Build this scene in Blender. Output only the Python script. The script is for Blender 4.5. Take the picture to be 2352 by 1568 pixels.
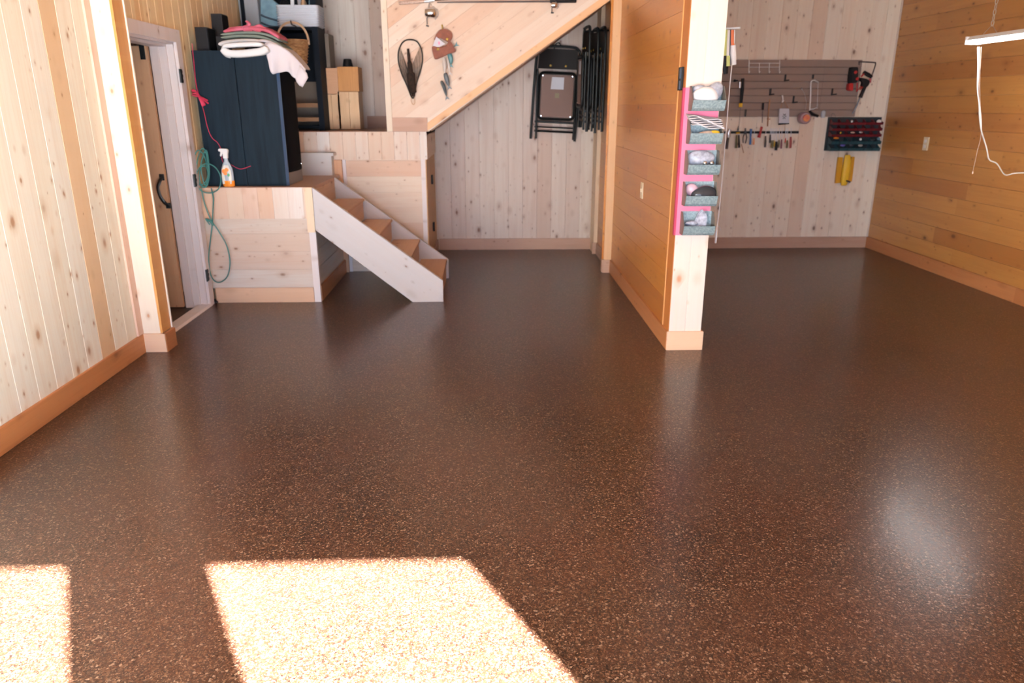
import bpy, bmesh, math, random
from mathutils import Vector, Matrix
for o in list(bpy.data.objects): bpy.data.objects.remove(o, do_unlink=True)
SC = bpy.context.scene
COL = SC.collection
R = math.radians
PI = math.pi

# ------------------------------------------------------------------ camera
F_PX, PITCH, YAW, CAM_H = 1669.0, R(17.9), R(1.8), 1.45
cd = bpy.data.cameras.new('camera'); cam = bpy.data.objects.new('camera', cd); COL.objects.link(cam)
cd.sensor_width = 36.0; cd.lens = 36.0 * F_PX / 2352.0
cd.clip_start = 0.05; cd.clip_end = 200
cam.location = (0, 0, CAM_H); cam.rotation_euler = (PI / 2 - PITCH, 0, -YAW)
cd.dof.use_dof = True; cd.dof.focus_distance = 2.4; cd.dof.aperture_fstop = 3.6
SC.camera = cam

# ------------------------------------------------------------------ world, sun, exposure
wd = bpy.data.worlds.new('sky'); SC.world = wd; wd.use_nodes = True
bg = wd.node_tree.nodes['Background']; bg.inputs[0].default_value = (0.65, 0.87, 1.25, 1); bg.inputs[1].default_value = 7.4
SUN_EL, SUN_AZ = R(30.9), R(29.0)
sd = bpy.data.lights.new('sun', 'SUN'); sd.energy = 310.0; sd.angle = R(0.55); sd.color = (0.96, 0.99, 1.0)
sun = bpy.data.objects.new('sun', sd); COL.objects.link(sun)
ldir = Vector((-math.sin(SUN_AZ) * math.cos(SUN_EL), math.cos(SUN_AZ) * math.cos(SUN_EL), -math.sin(SUN_EL)))
sun.rotation_euler = ldir.to_track_quat('-Z', 'Y').to_euler(); sun.location = (3, -6, 5)
SC.view_settings.view_transform = 'Standard'; SC.view_settings.look = 'None'
SC.view_settings.gamma = 1.0; SC.view_settings.use_curve_mapping = False
SC.view_settings.exposure = 0.22

# points measured along a line of sight from the camera position, on a plane of known distance
_f = Vector((math.sin(YAW) * math.cos(PITCH), math.cos(YAW) * math.cos(PITCH), -math.sin(PITCH)))
_r = Vector((math.cos(YAW), -math.sin(YAW), 0)); _u = _r.cross(_f)
def _ray(x, y): return _f + _r * ((x - 1176) / F_PX) - _u * ((y - 784) / F_PX)
def W(x, y, Y):
    d = _ray(x, y); return Vector((0, 0, CAM_H)) + d * (Y / d.y)
def WX(x, y, X):
    d = _ray(x, y); return Vector((0, 0, CAM_H)) + d * (X / d.x)

# ------------------------------------------------------------------ node helpers
def _m(nt, op, a, b=None, c=None, clamp=False):
    n = nt.nodes.new('ShaderNodeMath'); n.operation = op; n.use_clamp = clamp
    for i, v in enumerate((a, b, c)):
        if v is None: continue
        if isinstance(v, (int, float)): n.inputs[i].default_value = v
        else: nt.links.new(v, n.inputs[i])
    return n.outputs[0]
def _comb(nt, a, b, c):
    n = nt.nodes.new('ShaderNodeCombineXYZ')
    for i, v in enumerate((a, b, c)):
        if isinstance(v, (int, float)): n.inputs[i].default_value = v
        else: nt.links.new(v, n.inputs[i])
    return n.outputs[0]
def _mix(nt, fac, a, b, mode='MIX'):
    n = nt.nodes.new('ShaderNodeMix'); n.data_type = 'RGBA'; n.blend_type = mode
    for s, v in ((n.inputs[0], fac), (n.inputs[6], a), (n.inputs[7], b)):
        if isinstance(v, (int, float)): s.default_value = v
        elif isinstance(v, tuple): s.default_value = (*v[:3], 1)
        else: nt.links.new(v, s)
    return n.outputs[2]
def _sep(nt, v):
    n = nt.nodes.new('ShaderNodeSeparateXYZ'); nt.links.new(v, n.inputs[0]); return n.outputs
def _white(nt, v):
    n = nt.nodes.new('ShaderNodeTexWhiteNoise'); n.noise_dimensions = '3D'; nt.links.new(v, n.inputs['Vector']); return n.outputs['Value']
def _smooth(nt, v, lo, hi):
    n = nt.nodes.new('ShaderNodeMapRange'); n.interpolation_type = 'SMOOTHSTEP'
    nt.links.new(v, n.inputs[0]); n.inputs[1].default_value = lo; n.inputs[2].default_value = hi; return n.outputs[0]
def _noise(nt, v, scale, detail=3, rough=.55, dist=0):
    n = nt.nodes.new('ShaderNodeTexNoise'); nt.links.new(v, n.inputs['Vector']); n.inputs['Scale'].default_value = scale
    n.inputs['Detail'].default_value = detail; n.inputs['Roughness'].default_value = rough; n.inputs['Distortion'].default_value = dist
    return n.outputs['Fac']
def _new(name):
    m = bpy.data.materials.new(name); m.use_nodes = True; return m, m.node_tree, m.node_tree.nodes['Principled BSDF']

def wood(name, A, B, DK, along='Z', across='X', bw=0.14, off=0.0, piece=0.0, knots=0.6, rough=0.5, spec=0.35, odd=0.12,
         diag=None, knot_col=(0.16, 0.055, 0.02), seed=0.0, grain=0.35, coat=0.0, ksize=1.0, stripe=None, oddmix=.45):
    m, nt, bs = _new(name)
    tc = nt.nodes.new('ShaderNodeTexCoord'); vec = tc.outputs['Object']
    if diag is not None:
        mp = nt.nodes.new('ShaderNodeMapping'); nt.links.new(vec, mp.inputs[0]); mp.inputs['Rotation'].default_value = (0, diag, 0); vec = mp.outputs[0]
    S = dict(zip('XYZ', _sep(nt, vec)))
    u, v = S[across], S[along]
    w = S[[k for k in 'XYZ' if k not in (across, along)][0]]
    oi = nt.nodes.new('ShaderNodeObjectInfo')
    if bw:
        uid = _m(nt, 'FLOOR', _m(nt, 'DIVIDE', _m(nt, 'SUBTRACT', u, off), bw))
    else:
        uid = _m(nt, 'FLOOR', _m(nt, 'MULTIPLY', oi.outputs['Random'], 977))
    if piece:
        r0 = _white(nt, _comb(nt, uid, seed, 3.3))
        pid = _m(nt, 'FLOOR', _m(nt, 'DIVIDE', _m(nt, 'ADD', v, _m(nt, 'MULTIPLY', r0, piece * 3)), piece))
    else: pid = 0.0
    idv = _comb(nt, uid, pid, seed + 0.7)
    r1 = _white(nt, idv); r2 = _white(nt, _comb(nt, uid, pid, seed + 5.9)); r3 = _white(nt, _comb(nt, uid, pid, seed + 9.1))
    base = _mix(nt, r1, A, B)
    base = _mix(nt, _m(nt, 'MULTIPLY', _m(nt, 'GREATER_THAN', r2, 1 - odd), oddmix), base, DK)
    sh = _m(nt, 'MULTIPLY', _m(nt, 'ADD', _m(nt, 'MULTIPLY', r3, 50), uid), 3.17)
    # long soft grain streaks that run with the board
    g1 = _noise(nt, _comb(nt, _m(nt, 'ADD', _m(nt, 'MULTIPLY', u, 16), sh), _m(nt, 'MULTIPLY', v, 0.9), _m(nt, 'MULTIPLY', w, 16)), 1.0, 4, .6, 0.6)
    g2 = _noise(nt, _comb(nt, _m(nt, 'ADD', _m(nt, 'MULTIPLY', u, 110), sh), _m(nt, 'MULTIPLY', v, 3.0), _m(nt, 'MULTIPLY', w, 110)), 1.0, 2, .5, 0.3)
    c = _mix(nt, _m(nt, 'MULTIPLY', _smooth(nt, g1, .38, .78), grain), base, DK)
    c = _mix(nt, _m(nt, 'MULTIPLY', _smooth(nt, g2, .45, .8), grain * .45), c, DK)
    # knots: a dark heart in a warmer halo, stretched a little along the grain
    def knot_layer(c, ks, thr, rr, sd_, strength):
        kv = _comb(nt, _m(nt, 'MULTIPLY', u, ks * 1.25), _m(nt, 'MULTIPLY', v, ks * .74), _m(nt, 'ADD', _m(nt, 'MULTIPLY', w, 0.7), sd_ + seed))
        vo = nt.nodes.new('ShaderNodeTexVoronoi'); vo.voronoi_dimensions = '2D' if False else '3D'
        nt.links.new(kv, vo.inputs['Vector']); vo.inputs['Scale'].default_value = 1.0
        wob = _noise(nt, _comb(nt, _m(nt, 'MULTIPLY', u, 30), _m(nt, 'MULTIPLY', v, 30), sd_), 1.0, 2)
        d = _m(nt, 'ADD', vo.outputs['Distance'], _m(nt, 'MULTIPLY', _m(nt, 'SUBTRACT', wob, .5), .12 * rr * 3))
        cs = _sep(nt, vo.outputs['Color'])
        on = _m(nt, 'GREATER_THAN', cs[0], 1 - thr)
        rad = _m(nt, 'MULTIPLY', _m(nt, 'ADD', .45, cs[1]), rr)
        q = _m(nt, 'DIVIDE', d, rad)
        halo = _m(nt, 'MULTIPLY', _m(nt, 'SUBTRACT', 1, _smooth(nt, q, .6, 2.6)), on)
        core = _m(nt, 'MULTIPLY', _m(nt, 'SUBTRACT', 1, _smooth(nt, q, .35, 1.15)), on)
        c = _mix(nt, _m(nt, 'MULTIPLY', halo, .42 * strength), c, tuple(x * .75 for x in DK))
        return _mix(nt, _m(nt, 'MULTIPLY', core, .8 * strength), c, knot_col)
    if knots > 0:
        c = knot_layer(c, 5.4, min(.95, knots * 1.25), .105 * ksize, 0.0, 1.0)
        c = knot_layer(c, 10.5, min(.9, knots * .9), .10 * ksize, 4.4, .95)
        c = knot_layer(c, 17.0, min(.9, knots * .55), .10 * ksize, 8.8, .8)
    if stripe:   # light butt edges between stacked pieces
        fr = _m(nt, 'FRACT', _m(nt, 'DIVIDE', v, stripe))
        c = _mix(nt, _m(nt, 'MULTIPLY', _m(nt, 'GREATER_THAN', fr, .84), .55), c, A)
    nt.links.new(c, bs.inputs['Base Color'])
    bs.inputs['Roughness'].default_value = rough; bs.inputs['Specular IOR Level'].default_value = spec
    bs.inputs['Coat Weight'].default_value = coat; bs.inputs['Coat Roughness'].default_value = .25
    bm_ = nt.nodes.new('ShaderNodeBump'); bm_.inputs['Strength'].default_value = .12; bm_.inputs['Distance'].default_value = .002
    nt.links.new(g2, bm_.inputs['Height']); nt.links.new(bm_.outputs[0], bs.inputs['Normal'])
    return m

def plain(name, col, rough=.5, metal=0.0, spec=.5, var=0.0, vs=20, col2=None, bump=0.0, bs_=200, stretch=(1, 1, 1), emit=0, alpha=None, trans=0, coat=0):
    m, nt, bs = _new(name)
    bs.inputs['Base Color'].default_value = (*col, 1); bs.inputs['Roughness'].default_value = rough
    bs.inputs['Metallic'].default_value = metal; bs.inputs['Specular IOR Level'].default_value = spec
    tc = nt.nodes.new('ShaderNodeTexCoord'); mp = nt.nodes.new('ShaderNodeMapping'); nt.links.new(tc.outputs['Object'], mp.inputs[0])
    mp.inputs['Scale'].default_value = stretch
    n = _noise(nt, mp.outputs[0], vs, 3)
    c2 = col2 if col2 else tuple(x * .75 for x in col)
    nt.links.new(_mix(nt, _smooth(nt, n, .5 - .28, .5 + .28) if col2 else _m(nt, 'MULTIPLY', n, var if var else .25), col, c2), bs.inputs['Base Color'])
    if bump:
        b = nt.nodes.new('ShaderNodeBump'); b.inputs['Strength'].default_value = bump; b.inputs['Distance'].default_value = .003
        nt.links.new(_noise(nt, mp.outputs[0], bs_, 2), b.inputs['Height']); nt.links.new(b.outputs[0], bs.inputs['Normal'])
    if emit: bs.inputs['Emission Color'].default_value = (*col, 1); bs.inputs['Emission Strength'].default_value = emit
    if trans: bs.inputs['Transmission Weight'].default_value = trans
    if alpha is not None: bs.inputs['Alpha'].default_value = alpha
    if coat: bs.inputs['Coat Weight'].default_value = coat
    return m

def floor_mat():
    m, nt, bs = _new('epoxy_flake_floor')
    tc = nt.nodes.new('ShaderNodeTexCoord'); v = tc.outputs['Object']
    def flakes(scale, off):
        mp = nt.nodes.new('ShaderNodeMapping'); nt.links.new(v, mp.inputs[0]); mp.inputs['Location'].default_value = (off, off * .7, 0)
        mp.inputs['Scale'].default_value = (1, 1, .02)
        vo = nt.nodes.new('ShaderNodeTexVoronoi'); nt.links.new(mp.outputs[0], vo.inputs['Vector']); vo.inputs['Scale'].default_value = scale
        vo.inputs['Randomness'].default_value = 1.0
        return vo
    a = flakes(175, 0); b = flakes(330, 3.1)
    def ramp(fac, stops):
        r = nt.nodes.new('ShaderNodeValToRGB'); r.color_ramp.interpolation = 'CONSTANT'; nt.links.new(fac, r.inputs[0])
        e = r.color_ramp.elements
        while len(e) < len(stops): e.new(.5)
        for k, (p, c) in enumerate(stops): e[k].position = p; e[k].color = (*c, 1)
        return r.outputs[0]
    st = [(0, (.005, .003, .003)), (.13, (.028, .011, .006)), (.38, (.051, .020, .010)), (.60, (.023, .010, .006)), (.74, (.088, .041, .022)), (.87, (.155, .084, .049)), (.96, (.30, .195, .135))]
    ca = ramp(_sep(nt, a.outputs['Color'])[0], st); cb = ramp(_sep(nt, b.outputs['Color'])[1], st)
    c = _mix(nt, .4, ca, cb)
    big = _noise(nt, v, 1.3, 3)
    c = _mix(nt, _m(nt, 'MULTIPLY', _smooth(nt, big, .35, .7), .22), c, (.10, .035, .022))
    nt.links.new(c, bs.inputs['Base Color'])
    bs.inputs['Roughness'].default_value = .30; bs.inputs['Specular IOR Level'].default_value = .32
    bs.inputs['Coat Weight'].default_value = 0.18; bs.inputs['Coat Roughness'].default_value = .16
    bp = nt.nodes.new('ShaderNodeBump'); bp.inputs['Strength'].default_value = .35; bp.inputs['Distance'].default_value = .0016
    nt.links.new(_m(nt, 'ADD', _sep(nt, a.outputs['Color'])[2], _noise(nt, v, 60, 2)), bp.inputs['Height'])
    nt.links.new(bp.outputs[0], bs.inputs['Normal']); nt.links.new(bp.outputs[0], bs.inputs['Coat Normal'])
    return m

# ------------------------------------------------------------------ materials
PA, PB, PD = (.80, .60, .40), (.66, .45, .28), (.50, .24, .11)       # pale knotty pine
OA, OB, OD = (.60, .27, .075), (.50, .21, .055), (.34, .105, .028)   # orange varnished pine
M = {}
M['pine_left'] = wood('pine_left', (.86, .86, .75), (.82, .79, .65), (.62, .38, .18), 'Z', 'Y', .148, off=.03, knots=.6, odd=.1, oddmix=.8, grain=.25, rough=.42, seed=1, knot_col=(.30, .12, .04))
M['pine_back'] = wood('pine_back', (.74, .66, .58), (.64, .52, .45), (.48, .30, .22), 'Z', 'X', .149, off=-.54, knots=.85, odd=.15, grain=.32, seed=7, ksize=.95)
M['pine_band'] = wood('pine_band', (.76, .71, .66), (.66, .50, .38), (.60, .32, .19), 'Z', 'X', .112, off=-2.06, knots=.7, odd=.3, grain=.3, seed=12)
M['pine_rows'] = wood('pine_rows', (.66, .62, .58), (.60, .50, .42), (.54, .35, .25), 'X', 'Z', .138, off=.12, knots=.8, odd=.4, grain=.6, seed=3)
M['pine_rows_y'] = wood('pine_rows_y', (.66, .62, .58), (.60, .50, .42), (.54, .35, .25), 'Y', 'Z', .138, off=.12, knots=.3, odd=.3, grain=.4, seed=3)
M['pine_diag'] = wood('pine_diag', (.78, .68, .58), (.70, .54, .42), (.62, .36, .23), 'X', 'Z', .128, diag=R(34.6), knots=.62, odd=.12, grain=.32, seed=21)
M['orange_part'] = wood('orange_part', (.60, .25, .045), (.53, .205, .035), (.40, .12, .022), 'Y', 'Z', .168, off=.12, piece=2.9, knots=.38, odd=.2, grain=.4, rough=.32, coat=.3, seed=4, knot_col=(.1, .03, .01))
M['orange_right'] = wood('orange_right', (.50, .235, .070), (.42, .185, .05), (.29, .095, .028), 'Y', 'Z', .142, off=.12, piece=2.2, knots=.5, odd=.14, grain=.35, rough=.30, coat=.35, seed=9, knot_col=(.09, .03, .01))
M['orange_block'] = wood('orange_block', (.62, .31, .10), (.56, .25, .07), OD, 'Z', 'Y', .0, knots=.0, odd=0, grain=.3, rough=.4, seed=2, stripe=.172)
M['corner_pink'] = wood('corner_pink', (.72, .50, .38), (.68, .46, .35), (.5, .28, .18), 'Z', 'Y', 0, knots=.3, grain=.3, odd=0, seed=71)
M['lumber_z'] = wood('lumber_z', (.84, .68, .50), (.78, .60, .42), PD, 'Z', 'X', 0, knots=.45, grain=.2, odd=0, seed=5, knot_col=(.35, .13, .05))
M['lumber_post'] = wood('lumber_post', (.76, .67, .55), (.74, .64, .51), (.60, .38, .22), 'Z', 'X', .0, knots=.6, grain=.12, odd=0, seed=6, knot_col=(.45, .18, .07))
M['lumber_x'] = wood('lumber_x', (.80, .66, .52), (.74, .60, .46), PD, 'X', 'Z', 0, knots=.35, grain=.2, odd=0, seed=8)
M['lumber_y'] = wood('lumber_y', (.80, .66, .52), (.74, .60, .46), PD, 'Y', 'Z', 0, knots=.35, grain=.2, odd=0, seed=8)
M['stringer'] = wood('stringer', (.50, .475, .48), (.48, .455, .46), (.42, .33, .29), 'X', 'Z', 0, diag=R(-37), knots=.7, grain=.18, odd=0, seed=10, ksize=.9)
M['tread'] = wood('tread', (.58, .36, .23), (.52, .31, .19), (.36, .17, .09), 'Y', 'X', 0, knots=.2, grain=.35, odd=0, seed=11)
M['riser'] = wood('riser', (.62, .42, .29), (.56, .37, .25), (.40, .22, .13), 'Y', 'Z', 0, knots=.2, grain=.35, odd=0, seed=14)
M['step_white'] = wood('step_white', (.62, .59, .57), (.60, .57, .55), (.55, .40, .30), 'X', 'Z', 0, knots=.2, grain=.15, odd=0, seed=15)
M['base_orange'] = wood('base_orange', (.50, .21, .085), (.44, .18, .07), (.30, .10, .035), 'Y', 'Z', 0, piece=2.4, knots=.25, grain=.4, odd=.2, rough=.4, seed=16)
M['base_left'] = wood('base_left', (.58, .26, .10), (.50, .21, .08), (.34, .12, .04), 'Y', 'Z', 0, piece=2.4, knots=.25, grain=.4, odd=.2, rough=.4, seed=17)
M['base_pink'] = wood('base_pink', (.54, .35, .26), (.48, .30, .22), (.32, .16, .10), 'X', 'Z', 0, piece=2.4, knots=.3, grain=.3, odd=.2, rough=.5, seed=18)
M['base_light'] = wood('base_light', (.74, .50, .34), (.68, .44, .30), (.5, .27, .16), 'X', 'Z', 0, knots=.25, grain=.25, odd=.0, rough=.5, seed=19)
M['trim_white'] = wood('trim_white', (.76, .71, .71), (.74, .68, .68), (.58, .44, .38), 'Z', 'Y', 0, knots=.25, grain=.22, odd=0, seed=20, knot_col=(.35, .22, .17))
M['door_wood'] = wood('door_wood', (.66, .42, .26), (.58, .35, .21), (.40, .20, .10), 'Z', 'X', .13, knots=.35, grain=.3, odd=.1, seed=22)
M['slat_grey'] = plain('slat_grey', (.30, .215, .18), .55, var=.2)
M['white_plastic'] = plain('white_plastic', (.82, .82, .80), .4, var=.05)
M['ivory_plate'] = plain('ivory_plate', (.75, .66, .48), .4, var=.05)
M['black_paint'] = plain('black_paint', (.006, .008, .009), .42, spec=.25, var=.3)
M['black_iron'] = plain('black_iron', (.012, .014, .016), .5, metal=.2, var=.3)
M['black_plastic'] = plain('black_plastic', (.010, .010, .012), .5, spec=.25, var=.2)
M['black_grille'] = plain('black_grille', (.003, .003, .004), .95, spec=.1, var=.2, bump=.4, bs_=900)
M['veneer'] = plain('veneer', (.007, .013, .021), .6, spec=.10, col2=(.011, .022, .033), vs=5, stretch=(7, 7, .5), bump=.25, bs_=30)
M['blue_edge'] = plain('blue_edge', (.035, .075, .14), .3, var=.2)
M['silver'] = plain('silver', (.62, .63, .65), .3, metal=.9, var=.1)
M['dull_silver'] = plain('dull_silver', (.23, .22, .21), .5, metal=.3, var=.2)
M['galv'] = plain('galv', (.17, .25, .28), .38, metal=.35, col2=(.36, .46, .50), vs=95)
M['pink_board'] = plain('pink_board', (.78, .20, .33), .8, var=.1)
M['pink_dark'] = plain('pink_dark', (.42, .04, .10), .7, var=.1)
M['bag_clear'] = plain('bag_clear', (.62, .68, .82), .15, col2=(.30, .33, .42), vs=45, bump=1.0, bs_=45, alpha=.8)
M['bag_white'] = plain('bag_white', (.86, .88, .92), .45, var=.1, bump=.5, bs_=40)
M['paper'] = plain('paper', (.60, .60, .65), .8, var=.15)
M['cloth_white'] = plain('cloth_white', (.58, .54, .57), .95, var=.15, vs=10, bump=.35, bs_=130)
M['towel_white'] = plain('towel_white', (.66, .67, .68), .95, var=.1, vs=10, bump=.5, bs_=160)
M['cloth_green'] = plain('cloth_green', (.16, .19, .165), .95, var=.25, vs=12, bump=.3, bs_=140)
M['cloth_pink'] = plain('cloth_pink', (.50, .12, .19), .9, col2=(.40, .07, .10), vs=16, bump=.4, bs_=120)
M['wicker'] = plain('wicker', (.58, .36, .17), .6, col2=(.24, .11, .04), vs=38, bump=.9, bs_=110, stretch=(1, 1, 3))
M['wicker_light'] = plain('wicker_light', (.62, .42, .26), .5, var=.2)
M['wicker_white'] = plain('wicker_white', (.80, .86, .94), .7, var=.15, vs=60, bump=.9, bs_=120, stretch=(1, 1, 3))
M['felt_grey'] = plain('felt_grey', (.38, .43, .48), .95, var=.2, bump=.3)
M['denim'] = plain('denim', (.16, .29, .38), .9, col2=(.24, .42, .52), vs=14, bump=.3, bs_=160)
M['denim_dark'] = plain('denim_dark', (.06, .10, .14), .9, var=.3)
M['taupe_side'] = plain('taupe_side', (.16, .14, .12), .5, metal=.2, var=.3)
M['navy'] = plain('navy', (.004, .008, .015), .6, spec=.15, var=.3)
M['shelf_brown'] = plain('shelf_brown', (.30, .16, .08), .6, var=.3)
M['taupe'] = plain('taupe', (.20, .16, .125), .7, var=.3)
M['green_rope'] = plain('green_rope', (.035, .17, .155), .55, var=.3, vs=60)
M['pink_ribbon'] = plain('pink_ribbon', (.55, .035, .09), .7, var=.3)
M['amber'] = plain('amber', (.75, .24, .03), .15, var=.1)
M['bottle_clear'] = plain('bottle_clear', (.40, .47, .52), .15, var=.1)
M['label_white'] = plain('label_white', (.85, .83, .74), .5, var=.05)
M['orange_fruit'] = plain('orange_fruit', (.95, .26, .05), .5, var=.15)
M['leaf_green'] = plain('leaf_green', (.10, .38, .16), .5, var=.15)
M['chrome'] = plain('chrome', (.75, .78, .83), .12, metal=1.0, var=.05)
M['brown_leather'] = plain('brown_leather', (.27, .075, .035), .6, col2=(.18, .045, .022), vs=30, bump=.6, bs_=120)
M['brass'] = plain('brass', (.62, .42, .10), .35, metal=.6, var=.1)
M['cork'] = plain('cork', (.66, .52, .44), .8, col2=(.44, .30, .24), vs=60)
M['rod_dark'] = plain('rod_dark', (.05, .022, .015), .35, var=.3)
M['fish_grey'] = plain('fish_grey', (.13, .16, .18), .4, col2=(.06, .07, .085), vs=30)
M['fish_pale'] = plain('fish_pale', (.52, .46, .42), .4, var=.2)
M['fish_teal'] = plain('fish_teal', (.08, .22, .24), .4, var=.3)
M['net_dark'] = plain('net_dark', (.03, .025, .022), .8, var=.3)
M['card_art'] = plain('card_art', (.62, .60, .66), .6, var=.1)
M['pink_flower'] = plain('pink_flower', (.85, .30, .48), .6, var=.1)
M['hardboard'] = plain('hardboard', (.20, .112, .088), .6, var=.25, vs=6)
M['brown_pad'] = plain('brown_pad', (.012, .008, .007), .5, spec=.15, var=.4, vs=8)
M['red'] = plain('red', (.50, .02, .02), .4, var=.15)
M['red_bin'] = plain('red_bin', (.16, .010, .018), .4, var=.2)
M['teal_bin'] = plain('teal_bin', (.016, .065, .085), .4, var=.2)
M['rack_dark'] = plain('rack_dark', (.012, .018, .024), .5, var=.2)
M['yellow'] = plain('yellow', (.82, .50, .03), .5, var=.15)
M['amber_yellow'] = plain('amber_yellow', (.62, .30, .012), .5, var=.15)
M['blue'] = plain('blue', (.04, .14, .38), .4, var=.15)
M['purple'] = plain('purple', (.16, .12, .50), .4, var=.15)
M['dark_handle'] = plain('dark_handle', (.05, .035, .035), .5, var=.2)
M['olive_handle'] = plain('olive_handle', (.12, .10, .03), .5, var=.2)
M['stick_wood'] = plain('stick_wood', (.42, .20, .09), .6, var=.2)
M['orange_tool'] = plain('orange_tool', (.75, .18, .05), .45, var=.1)
M['lime'] = plain('lime', (.60, .68, .22), .45, var=.1)
M['steel_dark'] = plain('steel_dark', (.10, .10, .11), .4, metal=.6, var=.2)
M['tube_light'] = plain('tube_light', (.95, .98, 1.0), .4, var=.01, emit=34)
M['concrete'] = plain('concrete', (.12, .125, .13), .85, var=.3, vs=4)
M['dark_room_floor'] = plain('dark_room_floor', (.08, .045, .03), .5, var=.3)
M['fan_glass'] = plain('fan_glass', (.55, .58, .62), .2, var=.1)
M['ceil'] = wood('ceil', (.74, .56, .36), (.66, .47, .29), PD, 'X', 'Y', .14, knots=.3, grain=.2, seed=30)
M['floor'] = floor_mat()

# ------------------------------------------------------------------ mesh helpers
def B(): return bmesh.new()
def box(bm, x0, x1, y0, y1, z0, z1):
    vs = [bm.verts.new((x, y, z)) for x in (x0, x1) for y in (y0, y1) for z in (z0, z1)]
    for f in ((0, 1, 3, 2), (4, 6, 7, 5), (0, 4, 5, 1), (2, 3, 7, 6), (0, 2, 6, 4), (1, 5, 7, 3)):
        bm.faces.new([vs[i] for i in f])
    return vs
def rbox(bm, c, size, rot=None, bev=.003):
    """bevelled box by centre and size, optional rotation matrix"""
    t = bmesh.new(); box(t, -size[0] / 2, size[0] / 2, -size[1] / 2, size[1] / 2, -size[2] / 2, size[2] / 2)
    if bev: bmesh.ops.bevel(t, geom=t.edges[:], offset=min(bev, min(size) * .45), segments=2, affect='EDGES', profile=.6)
    mtx = Matrix.Translation(Vector(c)) @ (rot.to_4x4() if rot is not None else Matrix.Identity(4))
    merge(bm, t, mtx)
def merge(bm, t, mtx=None):
    if mtx is not None: bmesh.ops.transform(t, matrix=mtx, verts=t.verts[:])
    mp = {v: bm.verts.new(v.co) for v in t.verts}
    for f in t.faces:
        try: bm.faces.new([mp[v] for v in f.verts])
        except ValueError: pass
    t.free()
def prism(bm, pts, d, bev=0):
    """closed polygon (3D points) extruded by vector d"""
    t = bmesh.new(); d = Vector(d)
    a = [t.verts.new(Vector(p)) for p in pts]; b = [t.verts.new(Vector(p) + d) for p in pts]
    t.faces.new(a); t.faces.new(b[::-1]); n = len(a)
    for i in range(n): t.faces.new([a[i], b[i], b[(i + 1) % n], a[(i + 1) % n]])
    bmesh.ops.recalc_face_normals(t, faces=t.faces[:])
    if bev: bmesh.ops.bevel(t, geom=t.edges[:], offset=bev, segments=2, affect='EDGES')
    merge(bm, t)
def tube(bm, pts, r, n=8, closed=False, flat=None):
    """sweep a circle (radius or list of radii) along points; flat=(ax,ay) scales the section"""
    pts = [Vector(p) for p in pts]; N = len(pts); rr = r if isinstance(r, (list, tuple)) else [r] * N
    T = []
    for i in range(N):
        a = pts[(i - 1) % N] if (closed or i > 0) else pts[0]; b = pts[(i + 1) % N] if (closed or i < N - 1) else pts[-1]
        T.append((b - a).normalized() if (b - a).length > 1e-9 else Vector((0, 0, 1)))
    up = Vector((0, 0, 1)) if abs(T[0].z) < .9 else Vector((0, 1, 0))
    nrm = T[0].cross(up).normalized(); rings = []
    for i in range(N):
        if i > 0:
            ax = T[i - 1].cross(T[i])
            if ax.length > 1e-7: nrm = Matrix.Rotation(T[i - 1].angle(T[i]), 3, ax.normalized()) @ nrm
        nrm = (nrm - T[i] * nrm.dot(T[i])).normalized(); bn = T[i].cross(nrm)
        fa, fb = flat if flat else (1, 1)
        rings.append([bm.verts.new(pts[i] + (nrm * math.cos(2 * PI * k / n) * fa + bn * math.sin(2 * PI * k / n) * fb) * rr[i]) for k in range(n)])
    for i in range(N if closed else N - 1):
        p, q = rings[i], rings[(i + 1) % N]
        for k in range(n): bm.faces.new([p[k], p[(k + 1) % n], q[(k + 1) % n], q[k]])
    if not closed: bm.faces.new(rings[0][::-1]); bm.faces.new(rings[-1])
def spline(P, n=8, closed=False):
    P = [Vector(p) for p in P]; out = []; N = len(P)
    for i in range(N if closed else N - 1):
        g = (lambda k: P[k % N]) if closed else (lambda k: P[max(0, min(N - 1, k))])
        p0, p1, p2, p3 = g(i - 1), g(i), g(i + 1), g(i + 2)
        for j in range(n):
            t = j / n
            out.append(.5 * ((2 * p1) + (p2 - p0) * t + (2 * p0 - 5 * p1 + 4 * p2 - p3) * t * t + (3 * p1 - p0 - 3 * p2 + p3) * t ** 3))
    if not closed: out.append(P[-1])
    return out
def lathe(bm, prof, c=(0, 0, 0), n=20, sx=1, sy=1, mtx=None):
    t = bmesh.new(); rings = []
    for r, z in prof: rings.append([t.verts.new((r * math.cos(2 * PI * k / n) * sx, r * math.sin(2 * PI * k / n) * sy, z)) for k in range(n)])
    for a, b in zip(rings, rings[1:]):
        for k in range(n): t.faces.new([a[k], a[(k + 1) % n], b[(k + 1) % n], b[k]])
    t.faces.new(rings[0][::-1]); t.faces.new(rings[-1])
    mm = Matrix.Translation(Vector(c)) @ (mtx.to_4x4() if mtx is not None else Matrix.Identity(4))
    merge(bm, t, mm)
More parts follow.
